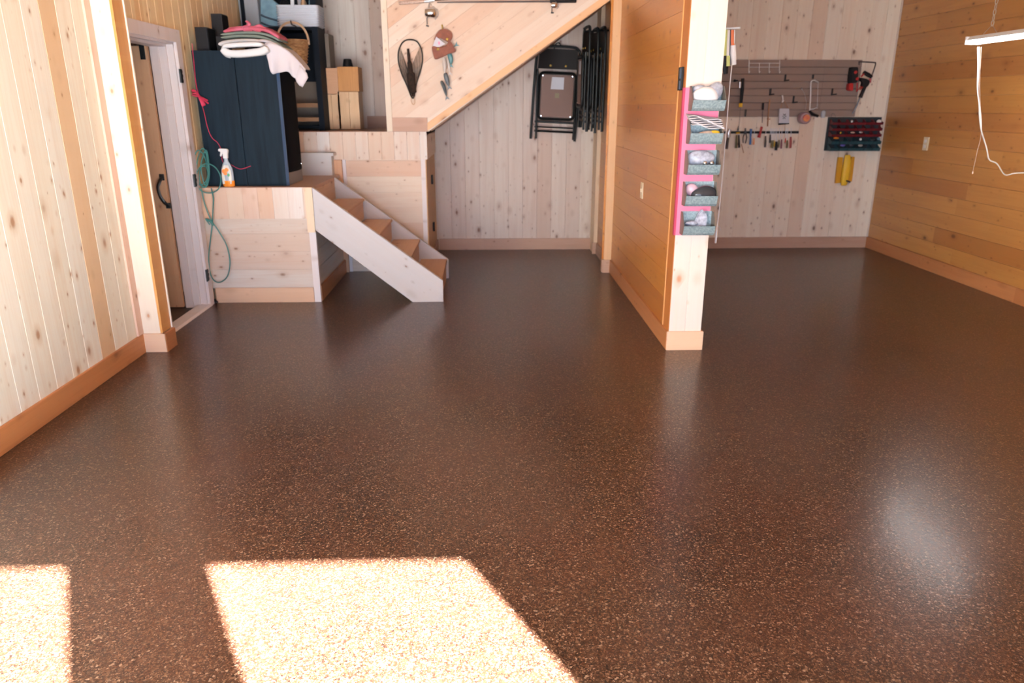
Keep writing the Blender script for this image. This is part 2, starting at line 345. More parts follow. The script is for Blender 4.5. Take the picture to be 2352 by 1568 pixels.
def loft(bm, top, bot, nv, th, disp=None, tdir=(0, 1, 0)):
    """cloth between two polylines of equal length, with a real thickness"""
    td = Vector(tdir).normalized() * th; F = []; K = []
    for i, (a, b) in enumerate(zip(top, bot)):
        fr, bk = [], []
        for j in range(nv + 1):
            p = Vector(a).lerp(Vector(b), j / nv)
            if disp: p = p + Vector(disp(i / (len(top) - 1), j / nv))
            fr.append(bm.verts.new(p)); bk.append(bm.verts.new(p + td))
        F.append(fr); K.append(bk)
    n = len(top)
    for i in range(n - 1):
        for j in range(nv):
            bm.faces.new([F[i][j], F[i][j + 1], F[i + 1][j + 1], F[i + 1][j]]); bm.faces.new([K[i][j], K[i + 1][j], K[i + 1][j + 1], K[i][j + 1]])
        bm.faces.new([F[i][0], F[i + 1][0], K[i + 1][0], K[i][0]]); bm.faces.new([F[i][nv], K[i][nv], K[i + 1][nv], F[i + 1][nv]])
    for j in range(nv):
        bm.faces.new([F[0][j], K[0][j], K[0][j + 1], F[0][j + 1]]); bm.faces.new([F[-1][j], F[-1][j + 1], K[-1][j + 1], K[-1][j]])
def slab(bm, pts, wy, th, n=14, pw=.35):
    """soft folded-cloth band: superellipse section (depth wy, thickness th list) swept along XZ points"""
    pts = [Vector(p) for p in pts]; N = len(pts); rings = []
    for i, p in enumerate(pts):
        t = (pts[min(N - 1, i + 1)] - pts[max(0, i - 1)]).normalized(); up = Vector((-t.z, 0, t.x))
        if up.z < 0: up = -up
        e = min(1, i / 2 + .35, (N - 1 - i) / 2 + .35); hh = (th[i] if isinstance(th, (list, tuple)) else th) * .5
        ring = []
        for k in range(n):
            a = 2 * PI * k / n; c, s = math.cos(a), math.sin(a)
            ring.append(bm.verts.new(p + Vector((0, 1, 0)) * (math.copysign(abs(c) ** pw, c) * wy * .5) + up * (math.copysign(abs(s) ** (pw * 1.6), s) * hh * e)))
        rings.append(ring)
    for a, b in zip(rings, rings[1:]):
        for k in range(n): bm.faces.new([a[k], a[(k + 1) % n], b[(k + 1) % n], b[k]])
    bm.faces.new(rings[0][::-1]); bm.faces.new(rings[-1])

def obj(name, bm, mat, parent=None, label=None, smooth=False, sub=0):
    bmesh.ops.recalc_face_normals(bm, faces=bm.faces[:])
    me = bpy.data.meshes.new(name); bm.to_mesh(me); bm.free()
    me.materials.append(M[mat] if isinstance(mat, str) else mat)
    o = bpy.data.objects.new(name, me); COL.objects.link(o)
    if smooth:
        me.shade_smooth()
        if smooth != 'full': me.set_sharp_from_angle(angle=R(45))
    if sub: s = o.modifiers.new('sub', 'SUBSURF'); s.levels = sub; s.render_levels = sub
    if parent is not None:
        o.parent = parent; o.matrix_parent_inverse = parent.matrix_basis.inverted()
    if label: o['label'] = label
    return o
def tag(o, label, cat, group=None):
    o['label'] = label; o['category'] = cat
    if group: o['group'] = group
    return o
def thing(name, label, cat, loc=(0, 0, 0), group=None):
    o = bpy.data.objects.new(name, None); o.empty_display_size = .05; COL.objects.link(o); o.location = loc
    return tag(o, label, cat, group)
def struct(name, bm, mat):
    o = obj(name, bm, mat); o['kind'] = 'structure'; return o

def grooved(bm, P0, U, V, N_, length, height, bw, off, g=.006, d=.005, back=.05, gb=None):
    """board-clad wall: profile with V grooves across U, extruded along V; N_ points into the room"""
    P0, U, V, N_ = Vector(P0), Vector(U), Vector(V), Vector(N_)
    prof = [(0, 0)]; k = math.ceil((0.001 + g - off) / bw)
    while off + k * bw < length - g - .001:
        c = off + k * bw
        if c > g: prof += [(c - g * .6, 0), (c - .0012, -d), (c + .0012, -d), (c + g * .6, 0)]
        k += 1
    prof += [(length, 0), (length, -back), (0, -back)]
    prism(bm, [P0 + U * a + N_ * b for a, b in prof], V * height)

def clip_poly(poly, a, b, c):
    """keep a*x+b*z<=c of a 2D polygon"""
    out = []
    for i in range(len(poly)):
        p, q = poly[i], poly[(i + 1) % len(poly)]; dp = a * p[0] + b * p[1] - c; dq = a * q[0] + b * q[1] - c
        if dp <= 0: out.append(p)
        if dp * dq < 0: t = dp / (dp - dq); out.append((p[0] + (q[0] - p[0]) * t, p[1] + (q[1] - p[1]) * t))
    return out

# ================================================================== THE SETTING
XL, XR, YB, YF, ZC = -2.15, 4.08, 7.69, -1.05, 3.0
bm = B(); box(bm, XL - .1, XR + .1, YF - .12, YB + .1, -.1, 0); struct('floor', bm, 'floor')
bm = B(); box(bm, XL - .15, XR + .15, YF, YB + .15, ZC, ZC + .1); struct('ceiling', bm, 'ceil')
bm = B(); box(bm, -14, 16, -22, YF - .12, -.15, -.03); struct('trim_driveway', bm, 'concrete')

# left wall, near part, and rear part with the doorway
bm = B(); grooved(bm, (XL, YF, 0), (0, 1, 0), (0, 0, 1), (1, 0, 0), 4.49 - YF, ZC, .148, (.03 - YF) % .148, g=.0045, d=.004, back=.14)
struct('wall_left', bm, 'pine_left')
DY0, DY1, DZ = 4.62, 5.44, 1.875
bm = B()
grooved(bm, (XL, DY1, 0), (0, 1, 0), (0, 0, 1), (1, 0, 0), YB - DY1, ZC, .115, .05, back=.14)
grooved(bm, (XL, 4.49, DZ), (0, 1, 0), (0, 0, 1), (1, 0, 0), DY1 - 4.49, ZC - DZ, .115, .035, back=.14)
box(bm, XL - .14, XL, 4.49, DY0, 0, DZ)
struct('wall_left_rear', bm, wood('pine_left_rear', (.86, .70, .44), (.80, .60, .34), (.66, .36, .14), 'Z', 'Y', .115, off=DY1 + .05, knots=.4, odd=.12, grain=.28, seed=31, knot_col=(.3, .12, .04)))
# pillar beside the doorway
bm = B(); box(bm, XL, -2.036, 4.355, 4.488, 0, ZC); struct('trim_pillar', bm, 'lumber_post')
bm = B(); box(bm, -2.036, -2.022, 4.357, 4.482, 0.12, ZC); struct('trim_pillar_side', bm, 'orange_block')
bm = B(); box(bm, -2.036, -2.014, 4.480, 4.490, .12, ZC); struct('trim_pillar_bead', bm, 'lumber_post')
bm = B(); box(bm, XL, XL + .012, 4.29, 4.355, .119, ZC); struct('trim_corner_left', bm, 'corner_pink')
# room beyond the doorway
bm = B(); box(bm, -3.5, XL - .1, 4.3, 5.9, -.02, 0.001); struct('floor_side_room', bm, 'dark_room_floor')
bm = B(); box(bm, -3.6, -3.5, 4.2, 6.0, 0, 2.6); box(bm, -3.6, XL - .14, 5.9, 6.0, 0, 2.6); box(bm, -3.6, XL - .14, 4.2, 4.3, 0, 2.6); box(bm, -3.6, XL - .14, 4.2, 6.0, 2.5, 2.6)
struct('wall_side_room', bm, 'pine_back')
# door frame
fr = B()
box(fr, XL, XL + .02, DY1 - .005, 5.515, 0, 1.952); box(fr, XL, XL + .02, 4.545, DY0 + .005, 0, 1.952); box(fr, XL, XL + .02, DY0 + .005, DY1 - .005, DZ - .005, 1.952)
box(fr, XL - .15, XL, DY1 - .02, DY1, 0, DZ); box(fr, XL - .15, XL, DY0, DY0 + .02, 0, DZ); box(fr, XL - .15, XL, DY0, DY1, DZ - .02, DZ)
box(fr, XL - .15, XL - .045, DY1 - .035, DY1 - .02, 0, DZ - .02); box(fr, XL - .15, XL - .045, DY0 + .02, DY1 - .035, DZ - .035, DZ - .02)
box(fr, XL - .15, XL - .095, DY1 - .047, DY1 - .035, 0, DZ - .035)
frame = obj('door_1', fr, 'trim_white'); frame['kind'] = 'structure'
bm = B(); prism(bm, [(XL - .06, DY0, .0), (XL + .025, DY0, .0), (XL + .018, DY0, .018), (XL - .06, DY0, .022)], (0, DY1 - DY0 + .02, 0)); obj('threshold', bm, M['trim_white'], frame, 'pale sloping threshold strip')
for py, pz in ((173, 0), (418, 0), (640, 0)):
    c = WX({173: 400, 418: 432, 640: 462}[py], py, XL + .021)
    bm = B(); y0 = DY1 + .012; z = c.z
    pts = [(-.030, -.045), (.012, -.045), (.020, -.030), (.012, -.012), (.022, -.004), (.022, .010), (.010, .014), (.020, .030), (.012, .045), (-.030, .045)]
    prism(bm, [(XL + .021, y0 + a - .006, z + b) for a, b in pts], (.004, 0, 0))
    tube(bm, [(XL + .024, y0 - .034, z - .045), (XL + .024, y0 - .034, z + .045)], .006, 8)
    obj('hinge', bm, 'black_iron', frame, 'black iron hinge leaf')
# plank door seen through the doorway, swung into the room beyond
dr = thing('plank_door', 'wooden plank door seen through the doorway on the left, with black iron handle', 'door', (-2.30, 5.40, 0)); dr['kind'] = 'structure'
bm = B(); grooved(bm, (-3.06, 5.37, .012), (1, 0, 0), (0, 0, 1), (0, -1, 0), .75, 1.83, .13, .1, back=.035); obj('door_panel', bm, 'door_wood', dr)
c = WX(373, 440, -2.37); c = W(373, 440, 5.36)
bm = B(); hh = spline([(c.x + .008, 5.366, c.z + .10), (c.x + .004, 5.335, c.z + .075), (c.x - .012, 5.325, c.z + .03), (c.x - .004, 5.325, c.z - .03), (c.x + .016, 5.335, c.z - .075), (c.x + .026, 5.366, c.z - .10)], 6)
tube(bm, hh, [.011] * len(hh), 8, flat=(1.2, .8)); rbox(bm, hh[0] + Vector((0, .0, 0)), (.032, .012, .045)); rbox(bm, hh[-1], (.032, .012, .04)); obj('handle', bm, 'black_iron', dr, smooth=True)
c = W(326, 114, 5.365)
bm = B(); rbox(bm, (c.x, 5.365, c.z), (.034, .008, .125), bev=.002)
for s in (-.045, .045): lathe(bm, [(.006, -.004), (.006, .004)], (c.x, 5.36, c.z + s), 10, mtx=Matrix.Rotation(PI / 2, 3, 'X'))
obj('latch_plate', bm, 'black_iron', dr)
bm = B(); box(bm, -2.16, -2.13, 5.52, 5.545, 0.0, .03); tube(bm, [(-2.14, 5.535, .016), (-2.10, 5.49, .018)], .009, 8)
tag(obj('door_stop', bm, 'black_iron'), 'small black door stop low on the left wall where casing meets platform', 'door stop')

# back wall
bm = B(); grooved(bm, (XL, YB, 0), (1, 0, 0), (0, 0, 1), (0, -1, 0), 1.2 - XL, ZC, .149, (-.54 - XL) % .149, g=.006, back=.1)
struct('wall_back', bm, 'pine_back')
bm = B(); grooved(bm, (1.2, YB, 0), (1, 0, 0), (0, 0, 1), (0, -1, 0), XR - 1.2, ZC, .149, .06, g=.006, d=.006, back=.1)
struct('wall_back_workshop', bm, wood('pine_workshop', (.88, .80, .68), (.82, .70, .57), (.62, .38, .25), 'Z', 'X', .149, off=1.26, knots=.9, odd=.1, grain=.22, seed=34, ksize=.85, knot_col=(.13, .05, .025)))
# right wall
bm = B(); grooved(bm, (XR, YF, 0), (0, 0, 1), (0, 1, 0), (-1, 0, 0), ZC, YB - YF, .142, .12, g=.005, d=.004, back=.1)
struct('wall_right', bm, 'orange_right')
bm = B(); box(bm, XR - .012, XR + .001, YB - .014, YB, .12, ZC); struct('trim_corner', bm, M['pine_back'])
# partition
PX0, PX1, PY0 = 1.112, 1.312, 4.292
bm = B(); grooved(bm, (PX0, PY0 + .14, 0), (0, 0, 1), (0, 1, 0), (-1, 0, 0), ZC, YB - PY0 - .14, .168, .12, g=.0035, d=.0025, back=.09)
grooved(bm, (PX1, PY0 + .14, 0), (0, 0, 1), (0, 1, 0), (1, 0, 0), ZC, YB - PY0 - .14, .168, .12, g=.0035, d=.0025, back=.09)
struct('wall_partition', bm, 'orange_part')
bm = B(); box(bm, PX0 - .004, PX0 + .006, PY0 + .004, PY0 + .142, .0, ZC); struct('trim_partition_side', bm, wood('orange_dark', (.46, .17, .045), (.42, .15, .04), OD, 'Z', 'Y', 0, knots=.1, grain=.4, odd=0, seed=41))
bm = B(); box(bm, PX0 - .010, PX0 - .002, PY0 + .139, PY0 + .149, .12, ZC); struct('trim_partition_bead', bm, wood('bead_light', (.62, .33, .13), (.6, .30, .11), OD, 'Z', 'Y', 0, knots=.1, grain=.3, odd=0, seed=42))
bm = B(); grooved(bm, (PX0, PY0, 0), (1, 0, 0), (0, 0, 1), (0, -1, 0), PX1 - PX0, ZC, .098, .098, g=.005, d=.004, back=.14)
struct('trim_partition_end', bm, wood('pine_end', (.74, .67, .61), (.72, .64, .57), (.68, .42, .24), 'Z', 'X', .098, off=PX0 + .098, knots=.4, grain=.1, odd=0, seed=43, knot_col=(.5, .2, .09)))
# rear posts against the partition
bm = B(); box(bm, 1.045, 1.115, 6.53, 6.60, 0, ZC); struct('trim_post', bm, wood('post_rear', (.76, .50, .29), (.72, .46, .26), (.5, .24, .1), 'Z', 'X', 0, knots=.3, grain=.25, odd=0, seed=44, knot_col=(.2, .07, .03)))
bm = B(); box(bm, 1.028, 1.046, 6.545, 6.60, 0.12, ZC); struct('trim_post_edge', bm, 'orange_part')
bm = B(); box(bm, 1.075, 1.115, 7.42, 7.69, 0, ZC); struct('trim_post_corner', bm, 'lumber_z')
# baseboards
def baseboard(name, segs, mat, h=.118):
    bm = B()
    for x0, x1, y0, y1 in segs:
        ax = [(x0, y0, 0), (x1, y0, 0), (x1, y1, 0), (x0, y1, 0)]
        prism(bm, ax, (0, 0, h), bev=.002)
    return struct(name, bm, mat)
baseboard('baseboard_left', [(XL, XL + .016, YF, 4.34)], 'base_left')
baseboard('baseboard_pillar', [(XL + .002, -2.004, 4.338, 4.356)], 'base_light')
baseboard('baseboard_pillar_side', [(-2.020, -2.000, 4.340, 4.486)], 'base_orange')
baseboard('baseboard_back', [(-.53, 1.10, YB - .018, YB)], 'base_pink')
baseboard('baseboard_workshop', [(PX1, XR - .01, YB - .018, YB)], 'base_pink')
baseboard('baseboard_right', [(XR - .016, XR, YF, YB - .016)], 'base_orange')
baseboard('baseboard_partition_left', [(PX0 - .016, PX0, PY0 - .006, 6.53)], 'base_orange')
baseboard('baseboard_partition_front', [(PX0 - .014, PX1 + .014, PY0 - .016, PY0)], 'base_light', .121)
baseboard('baseboard_partition_right', [(PX1, PX1 + .016, PY0, YB)], 'base_orange')
baseboard('baseboard_post', [(1.036, 1.128, 6.512, 6.53)], 'base_pink')
baseboard('baseboard_recess', [(1.028, 1.046, 6.53, 6.60), (1.096, 1.112, 6.60, 7.40), (1.060, 1.115, 7.402, 7.42)], 'base_pink')

# front wall with the garage openings the sun comes through (behind the viewer)
bm = B(); yo, yi = YF - .12, YF
box(bm, XL - .15, XR + .15, yo, yi, 2.235, ZC + .1)
box(bm, .40, .80, yo, yi, 0, 2.235)
box(bm, 1.72, XR + .15, yo, yi, 0, 2.235)
box(bm, XL - .15, XL, yo, yi, 0, 2.235)
struct('wall_front', bm, 'pine_back')

# ================================================================== PLATFORM, STAIR, LANDING
ZP, ZL = .88, 1.243
pl = thing('stair_platform', 'low pine board platform on the left carrying the big black loudspeaker', 'platform', (-1.75, 5.54, 0))
PXr = -1.315
bm = B(); box(bm, XL + .002, PXr, 5.545, 6.60, ZP - .03, ZP); obj('platform_top', bm, 'base_pink', pl)
bm = B(); grooved(bm, (XL + .002, 5.54, .648), (1, 0, 0), (0, 0, 1), (0, -1, 0), -1.372 - XL, ZP - .648 - .002, .112, .09, g=.003, d=.003, back=.03); obj('upper_boards', bm, 'pine_band', pl)
bm = B(); box(bm, -1.372, PXr, 5.53, 5.57, .545, ZP - .001); obj('corner_block', bm, 'lumber_z', pl)
bm = B(); grooved(bm, (XL + .002, 5.555, .11), (0, 0, 1), (1, 0, 0), (0, -1, 0), .54, -1.365 - XL, .138, .01, g=.003, d=.003, back=.03); obj('lower_boards', bm, 'pine_rows', pl)
bm = B(); box(bm, -1.365, PXr, 5.54, 5.58, 0, .548); obj('corner_trim', bm, 'trim_white', pl, 'pale corner board')
bm = B(); prism(bm, [(XL + .03, 5.535, 0), (-1.367, 5.535, 0), (-1.367, 5.535, .115), (XL + .03, 5.535, .115)], (0, .018, 0), bev=.002); obj('kick_board', bm, 'base_light', pl)
bm = B(); grooved(bm, (PXr - .015, 5.58, .0), (0, 0, 1), (0, 1, 0), (1, 0, 0), ZP - .04, 1.02, .138, .12, g=.003, d=.003, back=.03); obj('side_boards', bm, 'pine_rows_y', pl)
bm = B(); box(bm, PXr - .015, PXr + .002, 5.58, 6.60, 0, .118); obj('side_kick_board', bm, 'base_orange', pl, 'orange kick board on the shaded side')

sb = thing('box_step', 'single boxed pine step standing at the back of the platform', 'step', (-1.7, 6.56, ZP))
bm = B(); box(bm, XL + .01, -1.36, 6.52, 6.62, ZP, 1.045); obj('riser', bm, 'step_white', sb)
bm = B(); box(bm, -1.362, -1.292, 6.604, 6.645, .0, 1.004); FILL = bm
bm = B(); prism(bm, [(XL + .01, 6.50, 1.045), (-1.335, 6.50, 1.045), (-1.335, 6.62, 1.045), (XL + .01, 6.62, 1.045)], (0, 0, .026), bev=.002); obj('tread', bm, 'step_white', sb)

st = thing('staircase', 'short open-sided pine stair rising left from the floor to the platform', 'staircase', (-.8, 5.95, 0))
def stringer(y0):
    bm = B(); pts = [(-1.308, .88), (-.363, .168), (-.363, 0), (-.602, 0), (-1.308, .565)]
    prism(bm, [(a, y0, b) for a, b in pts], (0, .038, 0), bev=.0015); return bm
obj('stringer', stringer(5.512), 'stringer', st, 'near side stringer board')
obj('stringer', stringer(6.325), 'stringer', st, 'far side stringer board')
run = (1.308 - .385) / 4
for i in range(1, 5):
    x1 = -.372 - run * (i - 1) ; z = .176 * i
    bm = B(); prism(bm, [(x1 - run - .0, 5.551, z - .022), (x1 + .0, 5.551, z - .022), (x1 + .0, 5.551, z), (x1 - run, 5.551, z)], (0, .773, 0), bev=.002); obj('tread', bm, 'tread', st)
for i in range(0, 5):
    x1 = -.385 - run * i
    bm = B(); box(bm, x1 - .018, x1, 5.551, 6.324, .176 * i + (.0 if i == 0 else .001), .176 * (i + 1) - .023); obj('riser', bm, 'riser', st)

ld = thing('stair_landing', 'upper pine boarded landing box behind the platform with a small side hatch', 'landing', (-1.3, 6.63, 0))
LXr, LY = -.54, 6.627
bm = B(); box(bm, XL + .002, LXr, LY, YB - .001, ZL - .03, ZL); obj('landing_top', bm, 'base_pink', ld)
bm = B(); grooved(bm, (XL + .002, LY - .002, 1.006), (1, 0, 0), (0, 0, 1), (0, -1, 0), LXr - XL - .002, ZL - 1.007, .112, .092, g=.005, d=.004, back=.03); obj('upper_boards', bm, 'pine_band', ld)
bm = B(); box(bm, LXr - .03, LXr, LY + .03, YB - .01, 1.006, ZL - .001); obj('side_band', bm, 'lumber_y', ld)
LL = LY + .02
obj('side_filler', FILL, wood('filler', (.66, .38, .22), (.6, .33, .19), OD, 'Z', 'X', 0, knots=.1, grain=.3, odd=0, seed=66), ld)
bm = B(); grooved(bm, (-1.30, LL, .0), (0, 0, 1), (1, 0, 0), (0, -1, 0), 1.006, .72, .138, .03, g=.003, d=.003, back=.03); obj('lower_boards', bm, wood('pine_rows2', (.74, .62, .50), (.66, .46, .35), (.60, .36, .24), 'X', 'Z', .138, off=.03, knots=.75, odd=.3, grain=.35, seed=53), ld)
bm = B(); box(bm, -.60, -.56, LL - .012, LL + .03, 0, 1.005); obj('corner_trim', bm, 'trim_white', ld, 'pale corner board')
bm = B(); box(bm, -1.29, -1.262, LL - .012, LL, 0, 1.005); obj('edge_trim', bm, 'trim_white', ld)
bm = B(); box(bm, -.562, -.552, LL - .01, YB - .02, 0, 1.005); obj('side_panel', bm, wood('hatch', (.60, .36, .16), (.56, .33, .14), (.4, .2, .08), 'Z', 'Y', .2, knots=.3, grain=.3, odd=0, seed=55), ld)
bm = B(); prism(bm, [(-.552, LL - .01, 0), (-.536, LL - .01, 0), (-.536, LL - .01, .118), (-.552, LL - .01, .118)], (0, 1.02, 0), bev=.002); obj('side_kick_board', bm, 'base_pink', ld)
for py in (412, 520):
    c = WX({412: 991, 520: 995}[py], py, -.55)
    bm = B(); rbox(bm, (-.547, c.y, c.z), (.01, .05, .085), bev=.003); tube(bm, [(-.540, c.y, c.z - .045), (-.540, c.y, c.z + .045)], .006, 8); obj('hinge', bm, 'black_iron', ld)

# stair enclosure with diagonal boards
en = thing('stair_enclosure', 'diagonal boarded side wall of the upper stair with sloping lower edge', 'stair wall', (0, 6.63, ZL))
sl = (2.31 - 1.243) / (1.04 + .52); ang = math.atan(sl); ca, sa = math.cos(ang), math.sin(ang)
poly = [(-.835, ZL + .001), (-.52, ZL + .001), (1.04, 2.31), (1.04, ZC - .002), (-.835, ZC - .002)]
bm = B()
def uv(p): return -p[0] * sa + p[1] * ca
lo = min(uv(p) for p in poly); hi = max(uv(p) for p in poly); bwd = .128; k = math.floor(lo / bwd)
while k * bwd < hi:
    a0, a1 = k * bwd + .0018, (k + 1) * bwd - .0018
    q = clip_poly(clip_poly(poly, -sa, ca, a1), sa, -ca, -a0)
    if len(q) > 2: prism(bm, [(x, LY, z) for x, z in q], (0, .02, 0), bev=.0)
    k += 1
prism(bm, [(x, LY + .006, z) for x, z in poly], (0, .03, 0))
obj('boards', bm, 'pine_diag', en)
bm = B(); tw = .052
prism(bm, [(-.535, LY - .016, ZL + .004), (-.535 - tw * sa * 0 + .0, LY - .016, ZL + .004 + tw * 1.25), (1.04, LY - .016, 2.31 + tw * 1.25 - .006), (1.04, LY - .016, 2.31 - .006)], (0, .05, 0), bev=.002)
obj('lower_trim', bm, wood('rake', (.80, .50, .28), (.76, .46, .25), (.55, .26, .11), 'X', 'Z', 0, diag=ang, knots=.2, grain=.3, odd=0, seed=57), en, 'orange tinted sloping edge board')
bm = B(); box(bm, -.88, -.832, LY - .018, LY + .05, ZL + .001, ZC - .002); obj('corner_post', bm, 'lumber_post', en)
bm = B(); box(bm, -.832, -.528, LY - .018, LY, ZL + .001, 1.36); obj('base_board', bm, 'base_pink', en)
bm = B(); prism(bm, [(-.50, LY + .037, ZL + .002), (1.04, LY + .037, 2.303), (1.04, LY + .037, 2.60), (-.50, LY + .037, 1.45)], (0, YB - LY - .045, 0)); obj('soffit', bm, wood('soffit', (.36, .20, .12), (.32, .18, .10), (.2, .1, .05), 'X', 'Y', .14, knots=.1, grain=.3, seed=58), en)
bm = B(); prism(bm, [(-.84, YB - .016, ZL + .0), (-.84, YB, ZL), (-1.215, YB, ZL), (-1.215, YB - .016, ZL)], (0, 0, .118)); struct('baseboard_landing', bm, 'base_pink')

# ================================================================== ON THE PLATFORM
sp = thing('floor_loudspeaker', 'huge black floor standing loudspeaker on the platform', 'loudspeaker', (-1.8, 5.87, ZP))
SX0, SX1, SY0, SY1, SZ1 = -2.112, -1.525, 5.635, 6.11, 1.832
bm = B(); rbox(bm, ((SX0 - 1.817) / 2, (SY0 + SY1) / 2, (ZP + .001 + SZ1) / 2), (-1.817 - SX0, SY1 - SY0, SZ1 - ZP - .001), bev=.004)
rbox(bm, ((SX1 - 1.813) / 2, (SY0 + SY1) / 2, (ZP + .001 + SZ1) / 2), (SX1 + 1.813, SY1 - SY0, SZ1 - ZP - .001), bev=.004); obj('cabinet', bm, 'veneer', sp)
bm = B(); prism(bm, [(SX1, SY0 + .0, ZP + .002), (SX1 + .018, SY0 + .016, ZP + .002), (SX1 + .018, SY0 + .016, SZ1 - .002), (SX1, SY0, SZ1 - .002)], (0, .006, 0)); obj('edge_strip', bm, 'blue_edge', sp, 'blue sheened front edge')
bm = B(); g = []
for k in range(9): a = k / 8; g.append((SX1 + .003 + .034 * math.sin(a * PI) ** .5, SY0 + .025 + a * .44))
prism(bm, [(x, y, .975) for x, y in [(SX1 + .001, SY0 + .02)] + g + [(SX1 + .001, SY1 - .005)]], (0, 0, SZ1 - .985), bev=.004); obj('grille', bm, 'black_grille', sp, smooth=True)
bm = B(); box(bm, SX1 + .001, SX1 + .012, SY0 + .022, SY1 - .02, ZP + .002, .972); obj('plinth', bm, 'dull_silver', sp, 'grey plinth strip')
bm = B(); rbox(bm, (SX1 + .036, 6.0, 1.02), (.004, .035, .010), bev=.002); obj('badge', bm, 'chrome', sp)
def small_speaker(px0, px1, py0, y0, dep, label, z0=SZ1 + .001):
    a, b = W(px0, py0, y0), W(px1, py0, y0)
    t = thing('small_loudspeaker', label, 'loudspeaker', ((a.x + b.x) / 2, y0, z0), 'small black speakers on the big one')
    bm = B(); rbox(bm, ((a.x + b.x) / 2, y0 + dep / 2, (z0 + a.z) / 2), (b.x - a.x, dep, a.z - z0), bev=.003); obj('cabinet', bm, 'black_plastic', t)
    bm = B(); rbox(bm, (b.x + .003, y0 + dep / 2, (z0 + a.z) / 2), (.006, dep - .012, a.z - z0 - .014), bev=.002); obj('grille', bm, 'black_grille', t)
small_speaker(446, 474, 62, 5.70, .16, 'small black speaker box at the left end on top of the big loudspeaker')
small_speaker(483, 508, 31, 5.93, .13, 'tallest small black speaker box, behind the other two on the big loudspeaker')
small_speaker(495, 517, 83, 5.74, .12, 'lowest small black speaker box beside the folded towels')

# textiles
def path(pts, Y): return [W(x, y, Y) for x, y in pts]
YT = 5.80
def soft(name, bands, mat, label, cat, extra=None, group=None):
    bm = B()
    for pts, wy, th, n in bands: slab(bm, spline(path(pts, YT), n), wy, th)
    if extra: extra(bm)
    o = obj(name, bm, mat, smooth='full'); return tag(o, label, cat, group)
def drape(bm):
    top = spline([W(606, 100, 5.625), W(622, 98, 5.61), W(648, 108, 5.61), W(672, 126, 5.61), W(702, 158, 5.615)], 6)
    bot = spline([W(618, 150, 5.608), W(626, 170, 5.60), W(655, 164, 5.60), W(676, 178, 5.60), W(693, 200, 5.605)], 6)
    bot[-1] = W(693, 200, 5.605); loft(bm, top, bot, 10, .014, lambda u, v: (0, -.014 * math.sin(u * 19) * v - .008 * math.sin(u * 7 + v * 4), .004 * math.sin(u * 25) * v))
    top2 = [W(a, b, 5.60) for a, b in ((688, 150), (696, 158), (704, 168), (707, 178))]; bot2 = [W(a, b, 5.598) for a, b in ((678, 178), (681, 188), (688, 197), (695, 199))]
    loft(bm, top2, bot2, 5, .012)
o = soft('draped_cloth', [([(598, 101), (618, 98), (640, 104), (668, 122), (700, 158)], .34, .028, 5)], 'cloth_white', 'crumpled whitish cloth drooping over the corner of the big loudspeaker', 'cloth', drape)
def towel_front(bm):
    for pts, wy, th in (([(514, 112), (522, 121), (545, 124), (585, 121), (606, 117), (616, 110)], .075, .050), ([(517, 106), (540, 104), (580, 102), (606, 103)], .08, .030)):
        slab(bm, spline([W(x, y, 5.588) for x, y in pts], 5), wy, th)
    tube(bm, spline([W(516, 106, 5.575), W(512, 114, 5.575), W(518, 126, 5.575), W(530, 130, 5.575)], 5), .012, 8)
soft('folded_towel', [([(520, 106), (540, 101), (575, 98), (612, 99)], .34, .036, 5)], 'towel_white', 'thick white towel folded in a roll, lowest in the stack on the loudspeaker', 'towel', towel_front)
soft('folded_blanket', [([(522, 90), (560, 86), (600, 87), (630, 94), (662, 112)], .28, .024, 5), ([(521, 83), (560, 79), (600, 79), (630, 85), (652, 96)], .27, .022, 5)], 'cloth_green', 'grey green blanket folded between white towel and pink cloth', 'blanket')
def bow(bm):
    k = W(570, 66, 5.70)
    tube(bm, spline([W(567, 49, 5.70), W(573, 56, 5.69), W(566, 62, 5.70), W(580, 65, 5.69), W(592, 70, 5.69), W(602, 66, 5.70), W(596, 61, 5.70), W(584, 66, 5.69)], 6), .013, 8, flat=(1.3, .6))
    tube(bm, spline([W(572, 62, 5.69), W(560, 61, 5.68), W(562, 69, 5.69), W(580, 71, 5.69)], 6), .010, 8, flat=(1.3, .6))
soft('pink_cloth', [([(526, 76), (552, 71), (590, 69), (622, 73), (642, 84), (650, 91)], .25, .030, 5), ([(534, 69), (556, 66), (600, 65), (622, 68)], .22, .016, 5)], 'cloth_pink', 'rosy pink cloth with a knotted bow on top of the folded stack', 'cloth', bow)

# wicker basket with a hoop handle
YW = 6.735
zb_, zr_, zh_ = W(680, 146, YW).z, W(680, 94, YW).z, W(672, 51, YW).z; cx = W(673, 94, YW).x; hb = zr_ - zb_; rw = .128
wb = thing('wicker_basket', 'brown wicker basket hanging by its tall hoop handle right of the folded cloths', 'basket', (cx, YW, zb_))
bm = B()
lathe(bm, [(.001, 0), (rw * .74, 0), (rw * .80, .02), (rw * .92, hb * .6), (rw, hb), (rw - .005, hb), (rw * .88, hb * .6), (rw * .75, .02), (.001, .012)], (cx, YW, zb_), 28)
for k in range(8):
    t_ = (k + .3) / 7.3; rr = rw * (.78 + .22 * t_)
    tube(bm, [Vector((rr * math.cos(a), rr * math.sin(a), hb * t_)) + Vector((cx, YW, zb_)) for a in [2 * PI * i / 28 for i in range(28)]], .0075, 6, closed=True)
obj('bowl', bm, 'wicker', wb, smooth=True)
bm = B(); pts = [Vector((cx + (rw + .004) * math.cos(a), YW, zr_ - .03 + (zh_ - zr_ + .03) * math.sin(a) ** .8)) for a in [PI * i / 24 for i in range(25)]]
